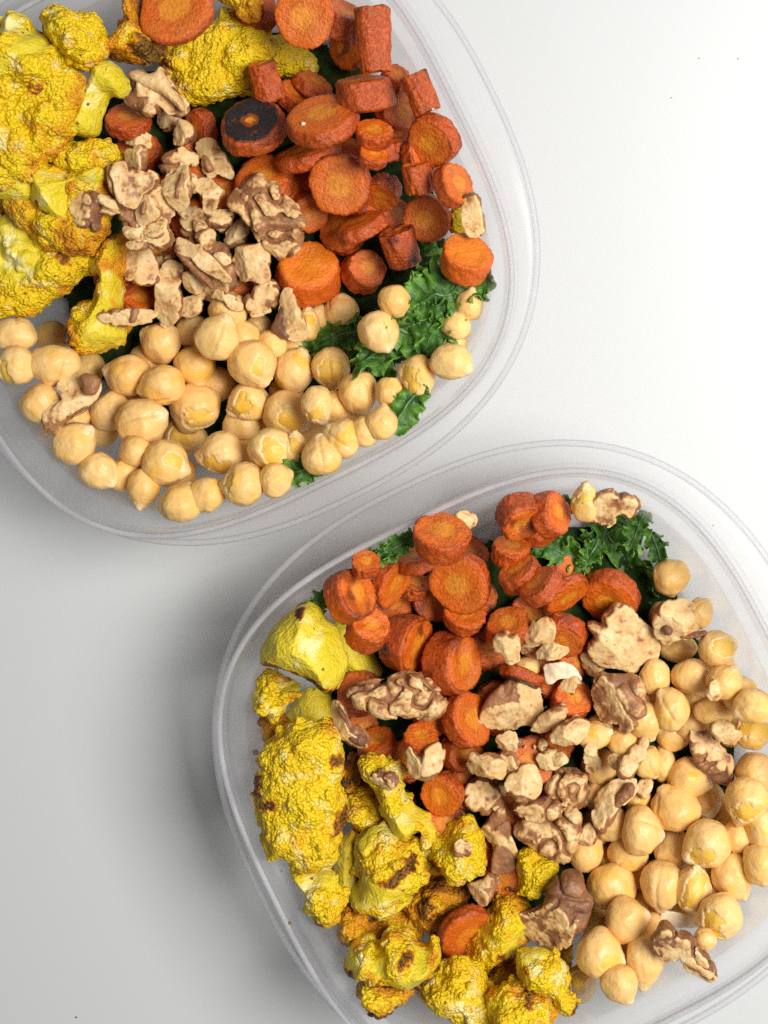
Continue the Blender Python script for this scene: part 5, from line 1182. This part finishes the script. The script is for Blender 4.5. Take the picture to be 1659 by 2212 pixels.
# ---- small broken bits between the larger nuts
rb = np.random.default_rng(99)
for ci_, spots in ((1, ((255, 395), (300, 400), (372, 395), (402, 455), (330, 500), (300, 525), (445, 520), (480, 490), (360, 610), (430, 640), (520, 560), (470, 560), (240, 450), (415, 395))),
                   (2, ((1110, 1545), (1165, 1610), (1210, 1640), (1140, 1690), (1090, 1700), (1180, 1730), (1230, 1700), (1060, 1690), (1120, 1610), (1250, 1560), (1150, 1400), (1230, 1480), (1280, 1620), (1085, 1560), (1000, 1830), (1200, 1560), (1330, 1640)))):
    for (u_, v_) in spots:
        k_ = rb.integers(6, 9); an = np.sort(rb.uniform(0, 6.28, k_)); ra = rb.uniform(12, 27) * rb.uniform(.55, 1.25, k_); el_ = rb.uniform(.6, 1.)
        pl = [(u_ + r_ * math.cos(t_), v_ + r_ * el_ * math.sin(t_)) for t_, r_ in zip(np.linspace(0, 6.28, k_, endpoint=False) + rb.uniform(0, .5), ra)]
        wal(3.3, ci_, 'P', pl, ('mix', 'brown', 'cream', 'brown')[rb.integers(4)], rb.uniform(18, 26), None)

# ---- loose chickpea skins, crumbs
def loose_skin(ci, seed, fr, pts, label):
    B, c = topoly(fr, pts)
    def field(p, o, rng, f, d): return f + 1.2 * fbm(p * .06 + o, 2)
    V, Q, o, rng, P_ = solid(B, 7, 3.2, 1.8, 1.5, seed, field)
    V[:, 2] += 6 * perlin(np.stack([V[:, 0] * .03, V[:, 1] * .03, V[:, 0] * 0], 1) + o) - .004 * (V[:, 0] ** 2)
    L, loc = settle(ci, V, c[0], c[1], q=80)
    return tag(obj('chickpea_skin', mesh('chickpea_skin', L, Q, mat=M['skin']), loc=loc), label, 'chickpea skin', 'loose chickpea skins')
for layer, fr, pts, label in ((5, 'F', [(272, 1180), (330, 1152), (440, 1150), (500, 1210), (525, 1262), (505, 1284), (400, 1242), (315, 1300), (288, 1260)], 'loose whitish chickpea skin behind the orange carrot slice and walnuts'),
                              (4.2, 'H', [(985, 1040), (1060, 1008), (1130, 1030), (1202, 1080), (1150, 1132), (1050, 1102)], 'loose whitish chickpea skin under the heart topped chickpea'),
                              (3.4, 'H', [(1238, 400), (1300, 375), (1362, 325), (1374, 380), (1312, 462), (1240, 425)], 'loose chickpea skin between chickpeas near the right edge')):
    ITEMS.append((layer, lambda s, fr=fr, pts=pts, label=label: loose_skin(2, s, fr, pts, label)))
ITEMS.sort(key=lambda t: t[0])
import time as _t
_T = {}
for s_, (lay, fn) in enumerate(ITEMS):
    t0 = _t.perf_counter(); r_ = fn(s_); k_ = r_.name.split('.')[0]; _T[k_] = _T.get(k_, 0) + _t.perf_counter() - t0
for i_ in (1, 2):
    rr = sup(i_, gx, gy); print('heights', i_, [round(float(HM[i_][(rr > a_) & (rr < a_ + 12)].mean()), 1) for a_ in range(0, 72, 12)])
print('build times', {k: round(v, 1) for k, v in _T.items()}, 'pile top', max(h.max() for h in HM.values()))

def crumb(u, v, z, r, m, label, seed):
    rng = np.random.default_rng(seed); o = rng.random(3) * 30
    D, Fc = ico(3)
    V = D * (r * (1 + .45 * perlin(D * 1.6 + o) + .2 * perlin(D * 4 + o)))[:, None] * np.array([1, .8, .55])
    x, y = W(u, v, z)
    return tag(obj('crumb', mesh('crumb', V, Fc, mat=M[m]), loc=(x, y, z - V[:, 2].min() * .9)), label, 'crumb', 'stray crumbs')
def top_z(ci, u, v):
    z = 30.
    for _ in range(4):
        x, y = W(u, v, z); i_, j_ = cells(np.array([[x, y, 0.]])); z = float(HM[ci][i_[0], j_[0]])
    return z
crumb(655, 268, top_z(1, 655, 268) - .4, .75, 'nut', 'small white crumb lying on the large oval carrot slice', 11)
crumb(935, 236, top_z(1, 935, 236) - .4, .4, 'nut', 'small white crumb between carrots below the long upright log', 12)
crumb(553, 1624, 22, 1.05, 'crumb', 'dark brown crumb stuck inside the left wall of the lower container', 1)
crumb(627, 1993, 49.5, .5, 'crumb', 'reddish crumb on the left rim of the lower container', 2)
crumb(608, 1880, 36, .5, 'crumb', 'brown crumb on the inner left wall below the big domed floret', 3)
crumb(1510, 126, 0, .2, 'speck', 'tiny grey speck on the table at the top, left of another', 4)
crumb(1594, 127, 0, .2, 'speck', 'tiny grey speck on the table nearest the top right corner', 5)
crumb(1450, 211, 0, .2, 'speck', 'tiny grey speck on the table right of the upper container', 6)
crumb(165, 2197, 0, .34, 'speck', 'dark speck on the table in the lower left corner', 7)
crumb(1540, 1135, 44, .2, 'speck', 'tiny speck on the upper right flange of the lower container', 8)
crumb(857, 1149, 44, .3, 'crumb', 'tiny brown speck on the upper flange of the lower container', 9)
